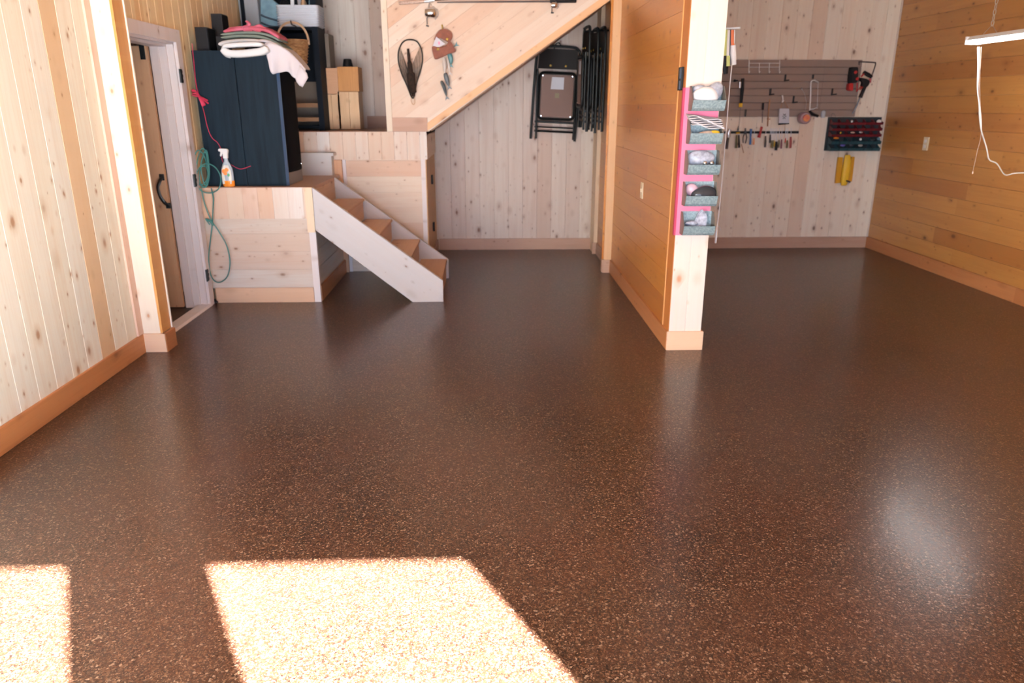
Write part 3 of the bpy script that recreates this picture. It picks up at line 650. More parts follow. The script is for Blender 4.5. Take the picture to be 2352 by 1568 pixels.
tube(bm, pts, .009, 8, flat=(1.0, .8)); obj('handle', bm, 'wicker_light', wb, smooth=True)
bm = B(); tube(bm, spline([(cx, 6.93, zh_ - .02), (cx, 6.84, zh_ - .016), (cx, YW, zh_ - .018), (cx, YW - .02, zh_ + .012)], 4), .005, 8); tag(obj('basket_hook', bm, 'black_iron', smooth=True), 'black hook under the bookcase shelf holding the wicker basket handle', 'hook')

# spray bottle
c = W(524, 424, 5.575); bz = ZP + .001
sbt = thing('spray_bottle', 'orange cleaner spray bottle with white trigger head standing before the loudspeaker', 'spray bottle', (c.x, 5.59, bz))
s = .0038
bm = B(); lathe(bm, [(.001, 0), (.036, 0), (.042, .008), (.043, .10), (.040, .135), (.028, .165), (.016, .185), (.014, .205)], (c.x, 5.592, bz), 24, 1, .6); obj('body', bm, 'bottle_clear', sbt, smooth=True)
bm = B(); lathe(bm, [(.0375, .001), (.0435, .008), (.0445, .045)], (c.x + .001, 5.592, bz), 24, 1, .62); obj('liquid', bm, 'amber', sbt, smooth=True)
bm = B(); pr = [(-.034, .022), (.030, .022), (.036, .07), (.033, .12), (.018, .158), (-.010, .158), (-.032, .125), (-.036, .08)]
prism(bm, [(c.x - .002 + a, 5.560 + abs(a) * .25, bz + b) for a, b in pr], (0, .012, 0), bev=.001); lab = obj('label_sticker', bm, 'label_white', sbt)
bm = B()
for a, b, r_ in ((-.014, .115, .016), (.006, .125, .014), (-.006, .100, .014)): lathe(bm, [(.001, 0), (r_, 0), (r_, .003), (.001, .004)], (c.x + a, 5.5625, bz + b), 14, mtx=Matrix.Rotation(PI / 2, 3, 'X'))
obj('orange_print', bm, 'orange_fruit', lab)
bm = B(); lathe(bm, [(.001, 0), (.008, 0), (.008, .003), (.001, .004)], (c.x + .016, 5.5625, bz + .088), 12, 1, 1.5, mtx=Matrix.Rotation(PI / 2, 3, 'X')); obj('leaf_print', bm, 'leaf_green', lab)
bm = B(); prism(bm, [(c.x + a, 5.578, bz + b) for a, b in [(-.016, .205), (.016, .205), (.018, .235), (.026, .262), (.018, .274), (-.038, .276), (-.046, .268), (-.046, .258), (-.030, .254), (-.038, .222), (-.028, .220), (-.016, .240)]], (0, .026, 0), bev=.003); obj('trigger_head', bm, 'white_plastic', sbt, smooth=True)

# green rope coil
bm = B(); Yr = 5.50
def loop(pts, r=.0042, closed=True, dy=0): tube(bm, spline([W(x, y, Yr + dy) for x, y in pts], 7, closed), r, 7, closed)
loop([(478, 376), (496, 386), (507, 408), (503, 432), (485, 443), (462, 438), (452, 420), (452, 398), (462, 381)])
loop([(456, 345), (446, 360), (443, 390), (446, 412), (458, 424), (470, 420), (478, 400), (470, 360)], dy=.01)
loop([(465, 341), (454, 365), (452, 400), (460, 425), (474, 428), (480, 400), (474, 355)], dy=.02)
loop([(472, 345), (462, 375), (458, 410), (466, 428), (476, 424), (481, 398), (478, 362)], dy=.015)
loop([(462, 385), (466, 410), (472, 425), (478, 405), (474, 384)], dy=.005)
loop([(462, 430), (468, 460), (478, 490), (488, 510), (505, 535), (521, 565), (528, 600), (524, 630), (512, 645), (498, 648), (486, 636), (480, 610), (480, 580), (484, 545), (488, 510), (489, 480), (490, 455), (485, 432)], closed=False, r=.0045)
tube(bm, [W(474, 504, Yr - .006), W(484, 508, Yr - .006), W(490, 518, Yr - .006)], .009, 8)
tube(bm, [W(472, 502, Yr - .004), W(482, 516, Yr - .004)], .005, 8)
tag(obj('rope_coil', bm, 'green_rope', smooth=True), 'coiled green rope hanging beside the door casing in front of the platform', 'rope')
# pink ribbon bow and string
bm = B(); Yp = 5.612
for dx, dy in ((-16, -6), (-14, -1), (-11, 3), (-15, 2)): tube(bm, spline([W(457, 220, Yp), W(457 + dx * .6, 220 + dy * 1.4 - 3, Yp - .02), W(457 + dx, 216 + dy, Yp - .01)], 5), [.008] + [.010] * 9 + [.004], 7, flat=(1.3, .5))
for dx, dy in ((18, 16), (22, 20), (14, 24), (21, 13), (10, 26)): tube(bm, spline([W(457, 220, Yp), W(457 + dx * .5, 220 + dy * .45, Yp - .015), W(457 + dx, 218 + dy, Yp - .006)], 5), [.008] + [.008] * 9 + [.004], 7, flat=(1.3, .5))
tube(bm, spline([W(441, 100, Yp - .01), W(446, 150, Yp - .008), W(450, 190, Yp), W(457, 220, Yp), W(468, 255, Yp), W(476, 290, Yp), W(486, 315, Yp + .01), W(500, 328, Yp + .01), W(508, 345, Yp + .012), W(512, 372, Yp + .012), W(530, 378, Yp + .012), W(552, 388, Yp + .014), W(576, 381, Yp + .016)], 6), .0022, 6)
tag(obj('ribbon_bow', bm, 'pink_ribbon', smooth=True), 'raspberry pink ribbon bow with long string hanging at the loudspeaker left edge', 'ribbon')

# ================================================================== ON THE LANDING
bk = thing('bookcase', 'tall dark navy bookcase standing on the landing behind the loudspeaker', 'bookcase', (-1.8, 7.0, ZL))
BX0, BX1, BY0, BY1 = -2.12, -1.475, 6.90, 7.20
bm = B(); box(bm, BX0, BX0 + .03, BY0, BY1, ZL + .001, 2.75); obj('side_panel', bm, 'navy', bk)
bm = B(); box(bm, BX1 - .05, BX1, BY0, BY1, ZL + .001, 2.75); obj('side_panel', bm, 'navy', bk)
zs_ = W(700, 188, 7.2).z
bm = B(); box(bm, BX0 + .03, BX1 - .05, BY1 - .015, BY1, ZL + .001, zs_); obj('back_panel', bm, 'taupe', bk, 'taupe lower back panel')
bm = B(); box(bm, BX0 + .03, BX1 - .05, BY1 - .015, BY1, zs_, 2.75); obj('back_panel', bm, 'navy', bk)
for z in (1.262, 2.085, 2.72):
    bm = B(); box(bm, BX0 + .03, BX1 - .05, BY0 + .01, BY1 - .015, z, z + .025); obj('shelf', bm, 'navy', bk)
for py in (242, 274):
    z = W(700, py, 6.95).z; bm = B(); box(bm, BX0 + .03, BX1 - .05, BY0 + .03, BY1 - .015, z - .018, z + .018); obj('shelf', bm, 'shelf_brown', bk, 'brown inner shelf board')
a = W(728, 100, 7.22)
bm = B(); box(bm, BX1 + .002, BX1 + .035, 7.16, 7.40, ZL + .001, 2.08); tag(obj('leaning_board', bm, 'taupe'), 'narrow taupe board upright between bookcase and stacked timber blocks', 'board')
ZS = 2.111
a, b = W(554, 62, 6.92), W(597, 62, 6.92)
bm = B(); prism(bm, [(a.x, 6.92, ZS), (b.x, 6.92, ZS), (b.x - .004, 6.92, ZS + .40), (a.x - .008, 6.92, ZS + .40)], (0, .22, 0), bev=.004); tag(obj('fabric_bin', bm, 'felt_grey'), 'grey felt storage bin at the left of the bookcase upper shelf', 'storage bin')
dn = thing('denim_bag', 'blue denim bag leaning on the bookcase shelf between grey bin and white basket', 'bag', (W(618, 60, 6.9).x, 6.9, ZS))
a = [W(x, y, 6.93) for x, y in ((598, 62), (652, 62), (650, 20), (612, -12), (598, -12))]; a = [Vector((p.x, 6.93, max(p.z, ZS + .001))) for p in a]
bm = B(); prism(bm, a, (0, .12, 0), bev=.008); obj('body', bm, 'denim', dn, smooth=True)
bm = B(); tube(bm, spline([W(599, 34, 6.925), W(612, 40, 6.92), W(632, 46, 6.92), W(648, 50, 6.925)], 5), .008, 8); tube(bm, spline([W(600, 52, 6.925), W(620, 60, 6.92), W(640, 62, 6.925)], 5), .007, 8); obj('seam_band', bm, 'denim_dark', dn, smooth=True)
ww = thing('white_basket', 'white painted wicker basket on the bookcase shelf, filled with small things', 'basket', (W(682, 60, 6.84).x, 6.9, ZS))
a, b = W(637, 57, 6.86), W(733, 57, 6.86); zt = W(680, 12, 6.86).z
def rrect(x0, x1, y0, y1, r, n=4):
    out = []
    for cx_, cy_, a0 in ((x1 - r, y0 + r, -90), (x1 - r, y1 - r, 0), (x0 + r, y1 - r, 90), (x0 + r, y0 + r, 180)):
        for k in range(n + 1): t = R(a0 + 90 * k / n); out.append((cx_ + r * math.cos(t), cy_ + r * math.sin(t)))
    return out
bm = B(); lv = []
for z, g_ in ((ZS, -.012), (ZS + .05, -.006), (zt, 0), (zt, -.012), (ZS + .012, -.02)):
    lv.append([bm.verts.new((x, y, z)) for x, y in rrect(a.x - g_, b.x + g_, 6.86 - g_, 7.12 + g_, .035)])
for p, q in zip(lv, lv[1:]):
    for k in range(len(p)): bm.faces.new([p[k], p[(k + 1) % len(p)], q[(k + 1) % len(p)], q[k]])
bm.faces.new(lv[0]); bm.faces.new(lv[-1])
for k in range(9):
    z = ZS + .012 + (zt - ZS - .014) * k / 8
    tube(bm, [(x, y, z) for x, y in rrect(a.x - .0, b.x + .0, 6.858, 7.122, .035)], .0055, 6, closed=True)
obj('bowl', bm, 'wicker_white', ww, smooth=True)
bm = B(); h0 = W(672, 16, 6.855); tube(bm, spline([h0, W(671, -4, 6.86), W(670, -30, 6.9), (h0.x, 7.0, zt + .26), (h0.x, 7.10, zt + .14), (h0.x, 7.125, zt)], 6), .010, 8, flat=(1.6, .7)); obj('handle', bm, 'wicker_white', ww, smooth=True)
for (x0, y0, x1, y1, mat, lab, cat) in ((641, 3, 668, 30, 'black_plastic', 'black rounded thing poking out of the white basket, left of its handle', 'container'), (690, 2, 706, 30, 'wicker_light', 'salmon coloured round packet in the white basket', 'packet'), (708, -6, 729, 30, 'denim', 'pale blue bundle at the right end of the white basket', 'bundle')):
    p, q = W(x0, y0, 6.96), W(x1, y1, 6.96); cc = (p + q) / 2; w_ = q.x - p.x; h_ = p.z - q.z
    bm = B(); bmesh.ops.create_uvsphere(bm, u_segments=16, v_segments=10, radius=.5)
    bmesh.ops.transform(bm, matrix=Matrix.Translation(cc) @ Matrix.Diagonal((w_, .10, h_ + .03, 1)), verts=bm.verts[:]); tag(obj('basket_item', bm, mat, smooth='full'), lab, cat)

# timber blocks
def block(x0, y0, x1, y1, Y, dep, mat, lab, joints=()):
    a, b = W(x0, y1, Y), W(x1, y0, Y)
    z0, z1 = a.z, b.z
    bm = B(); xs = [a.x] + [W(j, y0, Y).x for j in joints] + [b.x]
    for u0, u1 in zip(xs, xs[1:]): rbox(bm, ((u0 + u1) / 2, Y + dep / 2, (z0 + z1) / 2), (u1 - u0 - .0012, dep, z1 - z0 - .001), bev=.003)
    return tag(obj('timber_block', bm, mat), lab, 'timber block', 'stacked timber blocks on the landing')
M['blk'] = wood('block_pine', (.74, .50, .29), (.68, .44, .25), (.44, .22, .10), 'Z', 'X', .0, knots=.6, grain=.3, odd=0, seed=61)
M['blk2'] = wood('block_pink', (.66, .38, .22), (.62, .35, .20), (.44, .22, .10), 'X', 'Z', .0, knots=.0, grain=.3, odd=0, seed=62)
M['blk3'] = wood('block_orange', (.58, .27, .08), (.54, .24, .07), (.3, .1, .03), 'Z', 'X', .0, knots=.5, grain=.5, odd=0, seed=63)
yb = 296.6
block(739, 216.5, 780, yb, 7.12, .22, 'blk', 'jointed pine block at bottom left of the four on the landing', (760,))
block(779.5, 210.5, 823, yb, 7.12, .22, 'blk', 'jointed pine block at bottom right of the four on the landing', (800,))
block(737, 156, 776.5, 216, 7.12, .22, 'blk2', 'smooth end grain timber block at top left of the four on the landing')
block(777.5, 153, 822, 210, 7.11, .22, 'blk3', 'orange timber block with a knot at top right of the four on the landing')
c = W(798, 152.5, 7.2); bm = B(); lathe(bm, [(.001, 0), (.048, 0), (.044, .02), (.036, .060), (.030, .066), (.001, .068)], (c.x, 7.22, c.z - .001), 20); tag(obj('black_cap', bm, 'black_plastic', smooth=True), 'black tapered cap sitting on the orange timber block', 'cap')

# ================================================================== ON THE STAIR ENCLOSURE
YE = 6.612
# landing net
nt_ = thing('landing_net', 'teardrop fishing landing net hanging on the diagonal boards', 'fishing net', W(948, 236, YE))
ring = [(942, 91), (958, 96), (968, 115), (970, 140), (965, 165), (957, 190), (951, 222), (945, 222), (934, 195), (922, 168), (915, 140), (916, 115), (926, 96)]
bm = B(); rp = spline([W(x, y, YE - .012) for x, y in ring], 6, True); tube(bm, rp, .0055, 7, closed=True); obj('hoop', bm, 'net_dark', nt_, smooth=True)
bm = B(); L = [W(x, y, YE - .010) for x, y in ((918, 106), (915, 122), (915, 140), (918, 155), (922, 168), (928, 182), (934, 195), (939, 208))]
Rr = [W(x, y, YE - .010) for x, y in ((966, 106), (969, 122), (970, 140), (968, 155), (965, 167), (961, 180), (957, 192), (953, 208))]
for i in range(36):
    t = i / 35 * 6.99; k = int(t); f = t - k; a = L[k].lerp(L[k + 1], f); b = Rr[k].lerp(Rr[k + 1], f); mid = W(939 + (i / 35) * 10, 165 + i * 1.2, YE - .05)
    tube(bm, spline([a, a.lerp(mid, .55), mid], 3), .0011, 4); tube(bm, spline([b, b.lerp(mid, .55), mid], 3), .0011, 4)
for fr_ in (.2, .4, .6, .8):
    tube(bm, spline([l.lerp(W(939 + j * 1.4, 165 + j * 6, YE - .05), fr_) for j, l in enumerate(L)], 3), .001, 4); tube(bm, spline([l.lerp(W(939 + j * 1.4, 165 + j * 6, YE - .05), fr_) for j, l in enumerate(Rr)], 3), .001, 4)
obj('mesh_net', bm, 'net_dark', nt_)
bm = B(); tube(bm, spline([W(937, 112, YE - .02), W(940, 140, YE - .03), W(943, 165, YE - .04), W(945, 190, YE - .045), W(948, 210, YE - .03), W(950, 221, YE - .02)], 6), [.012] * 3 + [.016] * 4 + [.026] * 6 + [.044] * 8 + [.040] * 5 + [.018] * 5, 10, flat=(.8, .5))
obj('net_bag', bm, plain('net_bunch', (.016, .014, .014), .95, spec=.1, col2=(.05, .03, .022), vs=40), nt_, smooth=True)
bm = B(); tube(bm, spline([W(947, 220, YE - .012), W(944, 230, YE - .012), W(948, 240, YE - .012), W(953, 236, YE - .012), W(951, 222, YE - .012)], 5), .003, 6); obj('handle', bm, 'wicker_light', nt_, smooth=True)
# leather creel ornament with fish
cr = thing('creel_ornament', 'brown leather heart shaped creel purse with a card and hanging fish', 'wall ornament', W(1018, 100, YE))
bm = B(); prism(bm, spline([W(x, y, YE - .045) for x, y in ((992, 106), (1006, 108), (1024, 104), (1033, 93), (1043, 108), (1047, 118), (1030, 124), (1010, 133), (1000, 136), (996, 130))], 3, True), (0, .04, 0), bev=.006); obj('pouch', bm, 'brown_leather', cr, smooth=True)
bm = B(); prism(bm, spline([W(x, y, YE - .035) for x, y in ((997, 92), (1003, 76), (1013, 67), (1026, 67), (1037, 74), (1039, 84), (1036, 92), (1030, 97), (1020, 92), (1008, 86))], 3, True), (0, .03, 0), bev=.005); obj('flap', bm, 'brown_leather', cr, smooth=True)
bm = B(); prism(bm, [W(x, y, YE - .038) for x, y in ((1002, 84), (1023, 101), (1004, 110), (994, 105))], (0, .004, 0)); cardo = obj('card', bm, 'card_art', cr, 'pale card with a pink flower')
bm = B(); lathe(bm, [(.001, 0), (.010, 0), (.010, .002), (.001, .002)], W(1008.5, 99, YE - .0385), 10, .8, 1.4, mtx=Matrix.Rotation(PI / 2, 3, 'X')); obj('flower_print', bm, 'pink_flower', cardo)
for x, y in ((1006, 113), (1027, 90)):
    bm = B(); lathe(bm, [(.001, 0), (.011, 0), (.011, .004), (.004, .009), (.001, .009)], W(x, y, YE - .045), 12, mtx=Matrix.Rotation(PI / 2, 3, 'X'))
    obj('button', bm, 'brass', cr)
bm = B(); tube(bm, [W(1015, 57, YE - .004), W(1016, 62, YE - .012), W(1016, 70, YE - .02)], .006, 8); obj('hook', bm, 'brass', cr)
def fish(pts, rad, mat, lab, tail=1):
    bm = B(); sp_ = spline([W(x, y, YE - .03) for x, y in pts], 6); n = len(sp_)
    rr = [max(.003, rad * (math.sin(PI * min(1, (i / (n - 1)) * .9 + .12)) ** .7) + .002) for i in range(n)]
    tube(bm, sp_, rr, 10, flat=(1, .55)); e = sp_[-1]; d = (sp_[-1] - sp_[-3]).normalized(); s_ = Vector((d.z, 0, -d.x))
    prism(bm, [e - d * .01, e + d * .028 + s_ * .02, e + d * .016, e + d * .028 - s_ * .02], (0, .004, 0)); obj('fish', bm, mat, cr, lab, smooth=True)
fish([(1031, 122), (1035, 134), (1036, 148)], .019, 'fish_teal', 'teal fish')
fish([(1019, 132), (1021, 150), (1022, 168)], .015, 'fish_pale', 'pale fish')
fish([(1028, 134), (1031, 152), (1033, 166)], .009, 'fish_pale', 'pale fish')
fish([(1022, 168), (1027, 184), (1031, 198)], .018, 'fish_grey', 'grey fish')
fish([(1013, 186), (1020, 200), (1026, 222)], .028, 'fish_grey', 'largest grey fish')
fish([(1036, 108), (1042, 107), (1046, 104.5)], .006, 'fish_teal', 'fish tail poking out of the pouch')
# fishing rods
def rod(name, lab, pts, r0, r1, hm, hl, reel, big):
    t = thing(name, lab, 'fishing rod', W(*pts[0], YE), 'fishing rods on the diagonal wall')
    p0, p1 = W(*pts[0], YE - .03), W(*pts[1], YE - .03); d = (p1 - p0).normalized()
    bm = B(); tube(bm, [p0 + d * hl, p1], [r0, r1], 8); obj('blank', bm, 'rod_dark', t, smooth=True)
    bm = B(); n = 8
    if hm == 'cork':
        tube(bm, [p0, p0 + d * .01, p0 + d * (hl * .72)], [.010, .013, .0125], 12); obj('grip', bm, 'cork', t, smooth=True)
        bm = B(); tube(bm, [p0 + d * hl * .72, p0 + d * hl * .8, p0 + d * hl * 1.02], [.010, .012, .009], 10); obj('reel_seat', bm, 'silver', t, smooth=True)
    else:
        tube(bm, [p0, p0 + d * .01, p0 + d * hl], [.010, .013, .012], 12); obj('grip', bm, 'black_plastic', t, smooth=True)
    c = W(*reel, YE - .045); s_ = 1.35 if big else .8
    rl = B(); seat = Vector((c.x, YE - .03, p0.z))
    lathe(rl, [(.001, -.03 * s_), (.022 * s_, -.03 * s_), (.030 * s_, -.012 * s_), (.030 * s_, .022 * s_), (.022 * s_, .034 * s_), (.001, .036 * s_)], c, 20, mtx=Matrix.Rotation(PI / 2, 3, 'Y'))
    ro = obj('reel', rl, 'chrome', t, smooth=True)
    bm = B(); tube(bm, [seat, seat.lerp(c, .5) + Vector((-.012, 0, 0)), c], .006, 8); obj('foot', bm, 'silver', ro, smooth=True)
    bm = B(); q = c + Vector((-.02 * s_, -.01, -.03 * s_)); tube(bm, [c, q, q + Vector((.0, -.005, -.035 * s_))], .004, 8); tube(bm, [q + Vector((-.008, -.008, -.042 * s_)), q + Vector((.014, -.008, -.046 * s_))], .006, 8); obj('crank', bm, 'steel_dark', ro, smooth=True)
    bm = B(); tube(bm, spline([c + Vector((.02 * s_, 0, .03 * s_)), c + Vector((.05 * s_, -.01, 0)), c + Vector((.03 * s_, 0, -.036 * s_))], 5), .003, 6); obj('bail_wire', bm, 'silver', ro, smooth=True)
rod('fishing_rod', 'fishing rod with cork grip and large silver spinning reel on the diagonal wall', ((916, 7.5), (1400, -30)), .0045, .0028, 'cork', .29, (988, 30), True)
rod('fishing_rod', 'dark fishing rod with small round reel near the right end of the diagonal wall', ((1324, 2.5), (1004, 5.5)), .0075, .0045, 'black', .22, (1272, 12), False)
# picture hooks
# ================================================================== UNDER THE STAIR
def make_chair(label):
    """folded steel chair, local frame: hangs in the XZ plane, top at z=0, front faces -Y"""
    t = thing('folding_chair', label, 'folding chair', (0, 0, 0), 'folded steel chairs hanging under the stair')
    w, h = .435, .885
    bm = B(); r_ = .0125
    tube(bm, spline([(-w / 2 - .022, 0, -h), (-w / 2 - .012, 0, -.45), (-w / 2 + .004, 0, -.10), (-w / 2 + .03, 0, -.03), (-w / 2 + .08, 0, -.012), (0, 0, -.008), (w / 2 - .08, 0, -.012), (w / 2 - .03, 0, -.03), (w / 2 - .004, 0, -.10), (w / 2 + .0, 0, -.45), (w / 2 - .010, 0, -h - .01)], 5), r_, 10)
    obj('back_frame', bm, 'black_paint', t, smooth=True)
    bm = B(); loft(bm, [(-w / 2 + .03 + (w - .06) * i / 8, -.008 + .022 * math.sin(PI * i / 8), -.03) for i in range(9)], [(-w / 2 + .02 + (w - .04) * i / 8, -.008 + .022 * math.sin(PI * i / 8), -.215) for i in range(9)], 3, .016)
    obj('backrest', bm, 'brown_pad', t, smooth=True)
    for s in (-1, 1):
        bm = B(); x = s * (w / 2 - .028)
        tube(bm, [(x + s * .012, -.028, -.22), (x + s * .004, -.028, -.5), (x, -.028, -h + .005)], .0105, 10); obj('leg', bm, 'black_paint', t, smooth=True)
    bm = B(); z0, z1, wi = -.275, -.665, .158
    fr_ = rrect(-wi - .022, wi + .022, z1 - .022, z0 + .022, .045)
    tube(bm, [(x, -.048, z) for x, z in fr_], .013, 8, closed=True); obj('seat_frame', bm, 'black_paint', t, smooth=True)
    bm = B(); prism(bm, [(x, -.052, z) for x, z in rrect(-wi, wi, z1, z0, .035)], (0, .012, 0)); seat = obj('seat', bm, 'hardboard', t, 'brown hardboard seat underside')
    bm = B(); prism(bm, [(a, -.0535, b) for a, b in ((-.058, -.292), (.062, -.292), (.062, -.405), (-.066, -.405))], (0, .001, 0)); obj('paper_sticker', bm, 'paper', seat, 'white paper sticker')
    bm = B(); prism(bm, [(a, -.0535, b) for a, b in ((-.02, -.44), (.02, -.44), (.02, -.485), (-.02, -.485))], (0, .001, 0)); obj('square_sticker', bm, plain('olive_sticker', (.22, .18, .10), .5) if 'olive_sticker' not in bpy.data.materials else bpy.data.materials['olive_sticker'], seat)
    for sx in (-1, 1):
        for zz in (z0 - .004, z1 + .006): bm = B(); lathe(bm, [(.001, 0), (.009, 0), (.008, .004), (.001, .005)], (sx * (wi - .012), -.0525, zz), 10, mtx=Matrix.Rotation(PI / 2, 3, 'X')); obj('screw', bm, 'chrome', seat)
    for zz, rr in ((-.715, .0105), (-.765, .007), (-.805, .010)):
        bm = B(); tube(bm, [(-w / 2 + .01, -.02, zz), (w / 2 - .01, -.02, zz - .004)], rr, 8); obj('stretcher', bm, 'black_paint', t, smooth=True)
    bm = B(); tube(bm, spline([(-.085, -.04, -.255), (0, -.045, -.247), (.085, -.04, -.255)], 5), .006, 8); obj('pivot_bar', bm, 'silver', t, smooth=True)
    for sx in (-.075, .075):
        bm = B(); lathe(bm, [(.001, 0), (.011, 0), (.008, .006), (.001, .008)], (sx, -.018, -.185), 10, mtx=Matrix.Rotation(PI / 2, 3, 'X'))
        obj('knob', bm, 'brass', t)
    return t
def copy_tree(o, parent=None):
    c = o.copy(); COL.objects.link(c)
    if parent is not None: c.parent = parent
    for ch in list(o.children): copy_tree(ch, c)
    return c
ch0 = make_chair('black folding chair hanging flat on the back wall showing its brown seat underside')
a, b = W(1228, 315, 7.60), W(1332, 318, 7.60); tp = W(1282, 106, 7.60)
ch_scale = 1.0
copies = []
for k in range(3):
    c_ = copy_tree(ch0); copies.append(c_)
ch0.location = ((a.x + b.x) / 2 + .004, 7.62, tp.z + .006); ch0.rotation_euler = (0, R(2.2), 0)
bm = B(); tube(bm, spline([(tp.x - .035, 7.645, tp.z - .02), (tp.x - .02, 7.60, tp.z + .02), (tp.x + .01, 7.60, tp.z + .028), (tp.x + .04, 7.645, tp.z - .01)], 5), .005, 8)
tube(bm, [(tp.x + .01, 7.60, tp.z + .03), (tp.x + .01, 7.692, tp.z + .03)], .004, 8)
tag(obj('wall_hook', bm, 'black_iron', smooth=True), 'black loop hook on the back wall that the flat hanging chair hangs from', 'hook')
labs = ['edge on black folded chair nearest the partition wall under the stair', 'edge on black folded chair in the middle of the three by the partition', 'edge on black folded chair furthest from the partition, under the stair']
for k, c_ in enumerate(copies):
    xx = 1.035 - k * .066; c_.location = (xx - (.01 if k == 2 else 0), 7.06 - .02 * k, 2.13 - .012 * k + (.0 if k < 2 else .03)); c_.rotation_euler = (R(0), R(.8 if k < 2 else 2.0), R(-90)); c_['label'] = labs[k]
bm = B(); tube(bm, [(1.108, 7.0, 2.10), (.87, 7.0, 2.085)], .007, 8); tube(bm, [(.87, 7.0, 2.085), (.86, 7.0, 2.12)], .007, 8); rbox(bm, (1.108, 7.0, 2.10), (.008, .05, .09))
tag(obj('wall_hook', bm, 'black_iron', smooth=True), 'long black peg on the partition carrying the three edge on chairs', 'hook')

# ================================================================== PARTITION END
og = thing('wall_organizer', 'pink hanging organizer board with five galvanized bins on the partition end', 'organizer', (1.205, PY0, 1.1))
z0, z1 = .722, 1.552
ox0, ox1 = PX0 - .004, 1.304
bm = B(); box(bm, ox0, ox1, PY0 - .014, PY0 - .001, z0, z1); obj('backing_board', bm, 'pink_board', og)
bm = B(); box(bm, ox0 - .012, ox0 - .0005, PY0 - .014, PY0 + .012, z0, z1); obj('side_edge', bm, 'pink_dark', og, 'darker red left edge')
bins = [(1657, 230, 255), (1650, 306, 331), (1643, 378, 402), (1636, 450, 474), (1629, 519, 541)]
BIN = []
for px, ty, by in bins:
    zb = W(px, by, 4.2).z; zt_ = W(px, ty, 4.19).z; zk = zt_ + .075
    x0, x1 = ox0 + .022, ox1 + .012; y1 = PY0 - .0145; y0 = y1 - .085; w_ = .004
    bm = B()
    pb = spline([(y0 + .02, zb), (y0 + .004, zb + .012), (y0 - .008, zt_)], 3)
    side = [(y1, zb)] + [(p[0], p[1]) for p in ((y0 + .02, zb), (y0 + .004, zb + .014), (y0 - .010, zt_))] + [(y0 + .012, zt_ + .028), (y0 + .045, zk), (y1, zk)]
    for xs in (x0 - .0005, x1 - w_ + .0005): bs2 = B(); prism(bs2, [(xs, a, b) for a, b in side], (w_, 0, 0), bev=.001); cheeks = globals().setdefault('CH', []); cheeks.append(bs2)
    prism(bm, [(x0, a, b) for a, b in ((y1, zb), (y0 + .02, zb), (y0 + .004, zb + .014), (y0 - .010, zt_), (y0 - .006, zt_), (y0 + .008, zb + .016), (y0 + .022, zb + .004), (y1, zb + .004))], (x1 - x0, 0, 0))
    prism(bm, [(x0, a, b) for a, b in ((y1, zb), (y1 - .003, zb), (y1 - .003, zk), (y1, zk))], (x1 - x0, 0, 0))
    binob = obj('bin', bm, 'galv', og)
    for bs2 in CH: obj('bin_side', bs2, 'taupe_side', binob)
    CH.clear(); BIN.append((x0, x1, y0, y1, zb, zt_, zk))
def lump(bm, c, r, seed, sx=1, sy=1, sz=1, amp=.18, n=2):
    t = bmesh.new(); bmesh.ops.create_icosphere(t, subdivisions=n, radius=1); rnd = random.Random(seed)
    dirs = [(Vector((rnd.uniform(-1, 1), rnd.uniform(-1, 1), rnd.uniform(-1, 1))).normalized(), rnd.uniform(-1, 1)) for _ in range(9)]
    for v in t.verts:
        d = v.co.normalized(); f = 1 + amp * sum(w_ * max(0, d.dot(q)) ** 3 for q, w_ in dirs); v.co = Vector((d.x * sx, d.y * sy, d.z * sz)) * r * f
    merge(bm, t, Matrix.Translation(Vector(c)))
def bn(i): return BIN[i]
x0, x1, y0, y1, zb, zt_, zk = bn(0); mx, my = (x0 + x1) / 2, (y0 + y1) / 2
bm = B(); lump(bm, (mx - .012, my - .004, zt_ + .022), .058, 3, 1.3, .72, .85, .12, 3); tag(obj('white_bundle', bm, 'bag_white', smooth='full'), 'white bundled bag in the topmost bin of the pink organizer', 'bag')
bm = B(); lump(bm, (mx + .05, my + .02, zt_ + .05), .045, 8, 1.0, .7, 1.1, .4, 3); lump(bm, (mx - .03, my + .02, zt_ + .055), .035, 5, 1.3, .7, .7, .3, 3); tag(obj('plastic_bag', bm, 'bag_clear', smooth='full'), 'clear plastic bag behind the white bundle in the topmost bin', 'plastic bag')
x0, x1, y0, y1, zb, zt_, zk = bn(1)
bm = B()
for k in range(7):
    zz = zt_ + .018 + k * .008; loft(bm, [(x0 + .002 + (x1 - x0) * i / 8 - .004 * k + .008, y0 + .006 - .003 * (k % 3), zz + .024 * (1 - i / 8) + .006 * math.sin(i * 1.1 + k)) for i in range(9)], [(x0 + .002 + (x1 - x0) * i / 8 - .004 * k + .008, y1 - .006, zz + .024 * (1 - i / 8) + .012) for i in range(9)], 3, .0035, tdir=(0, 0, 1))
tag(obj('newspaper_bundle', bm, 'paper'), 'folded papers fanned across the second bin from the top of the organizer', 'papers')
bm = B(); lump(bm, (x0 + .10, y0 + .028, zt_ + .002), .03, 12, 1.5, .6, .45, .2, 2); tag(obj('tan_glove', bm, 'cork', smooth='full'), 'tan glove under the folded papers in the second bin', 'glove')
bm = B(); lump(bm, (x0 + .145, y0 + .026, zt_ + .004), .022, 14, 1.4, .6, .55, .2, 2); tag(obj('yellow_glove', bm, 'yellow', smooth='full'), 'yellow glove tip under the folded papers in the second bin', 'glove')
x0, x1, y0, y1, zb, zt_, zk = bn(2); mx = (x0 + x1) / 2
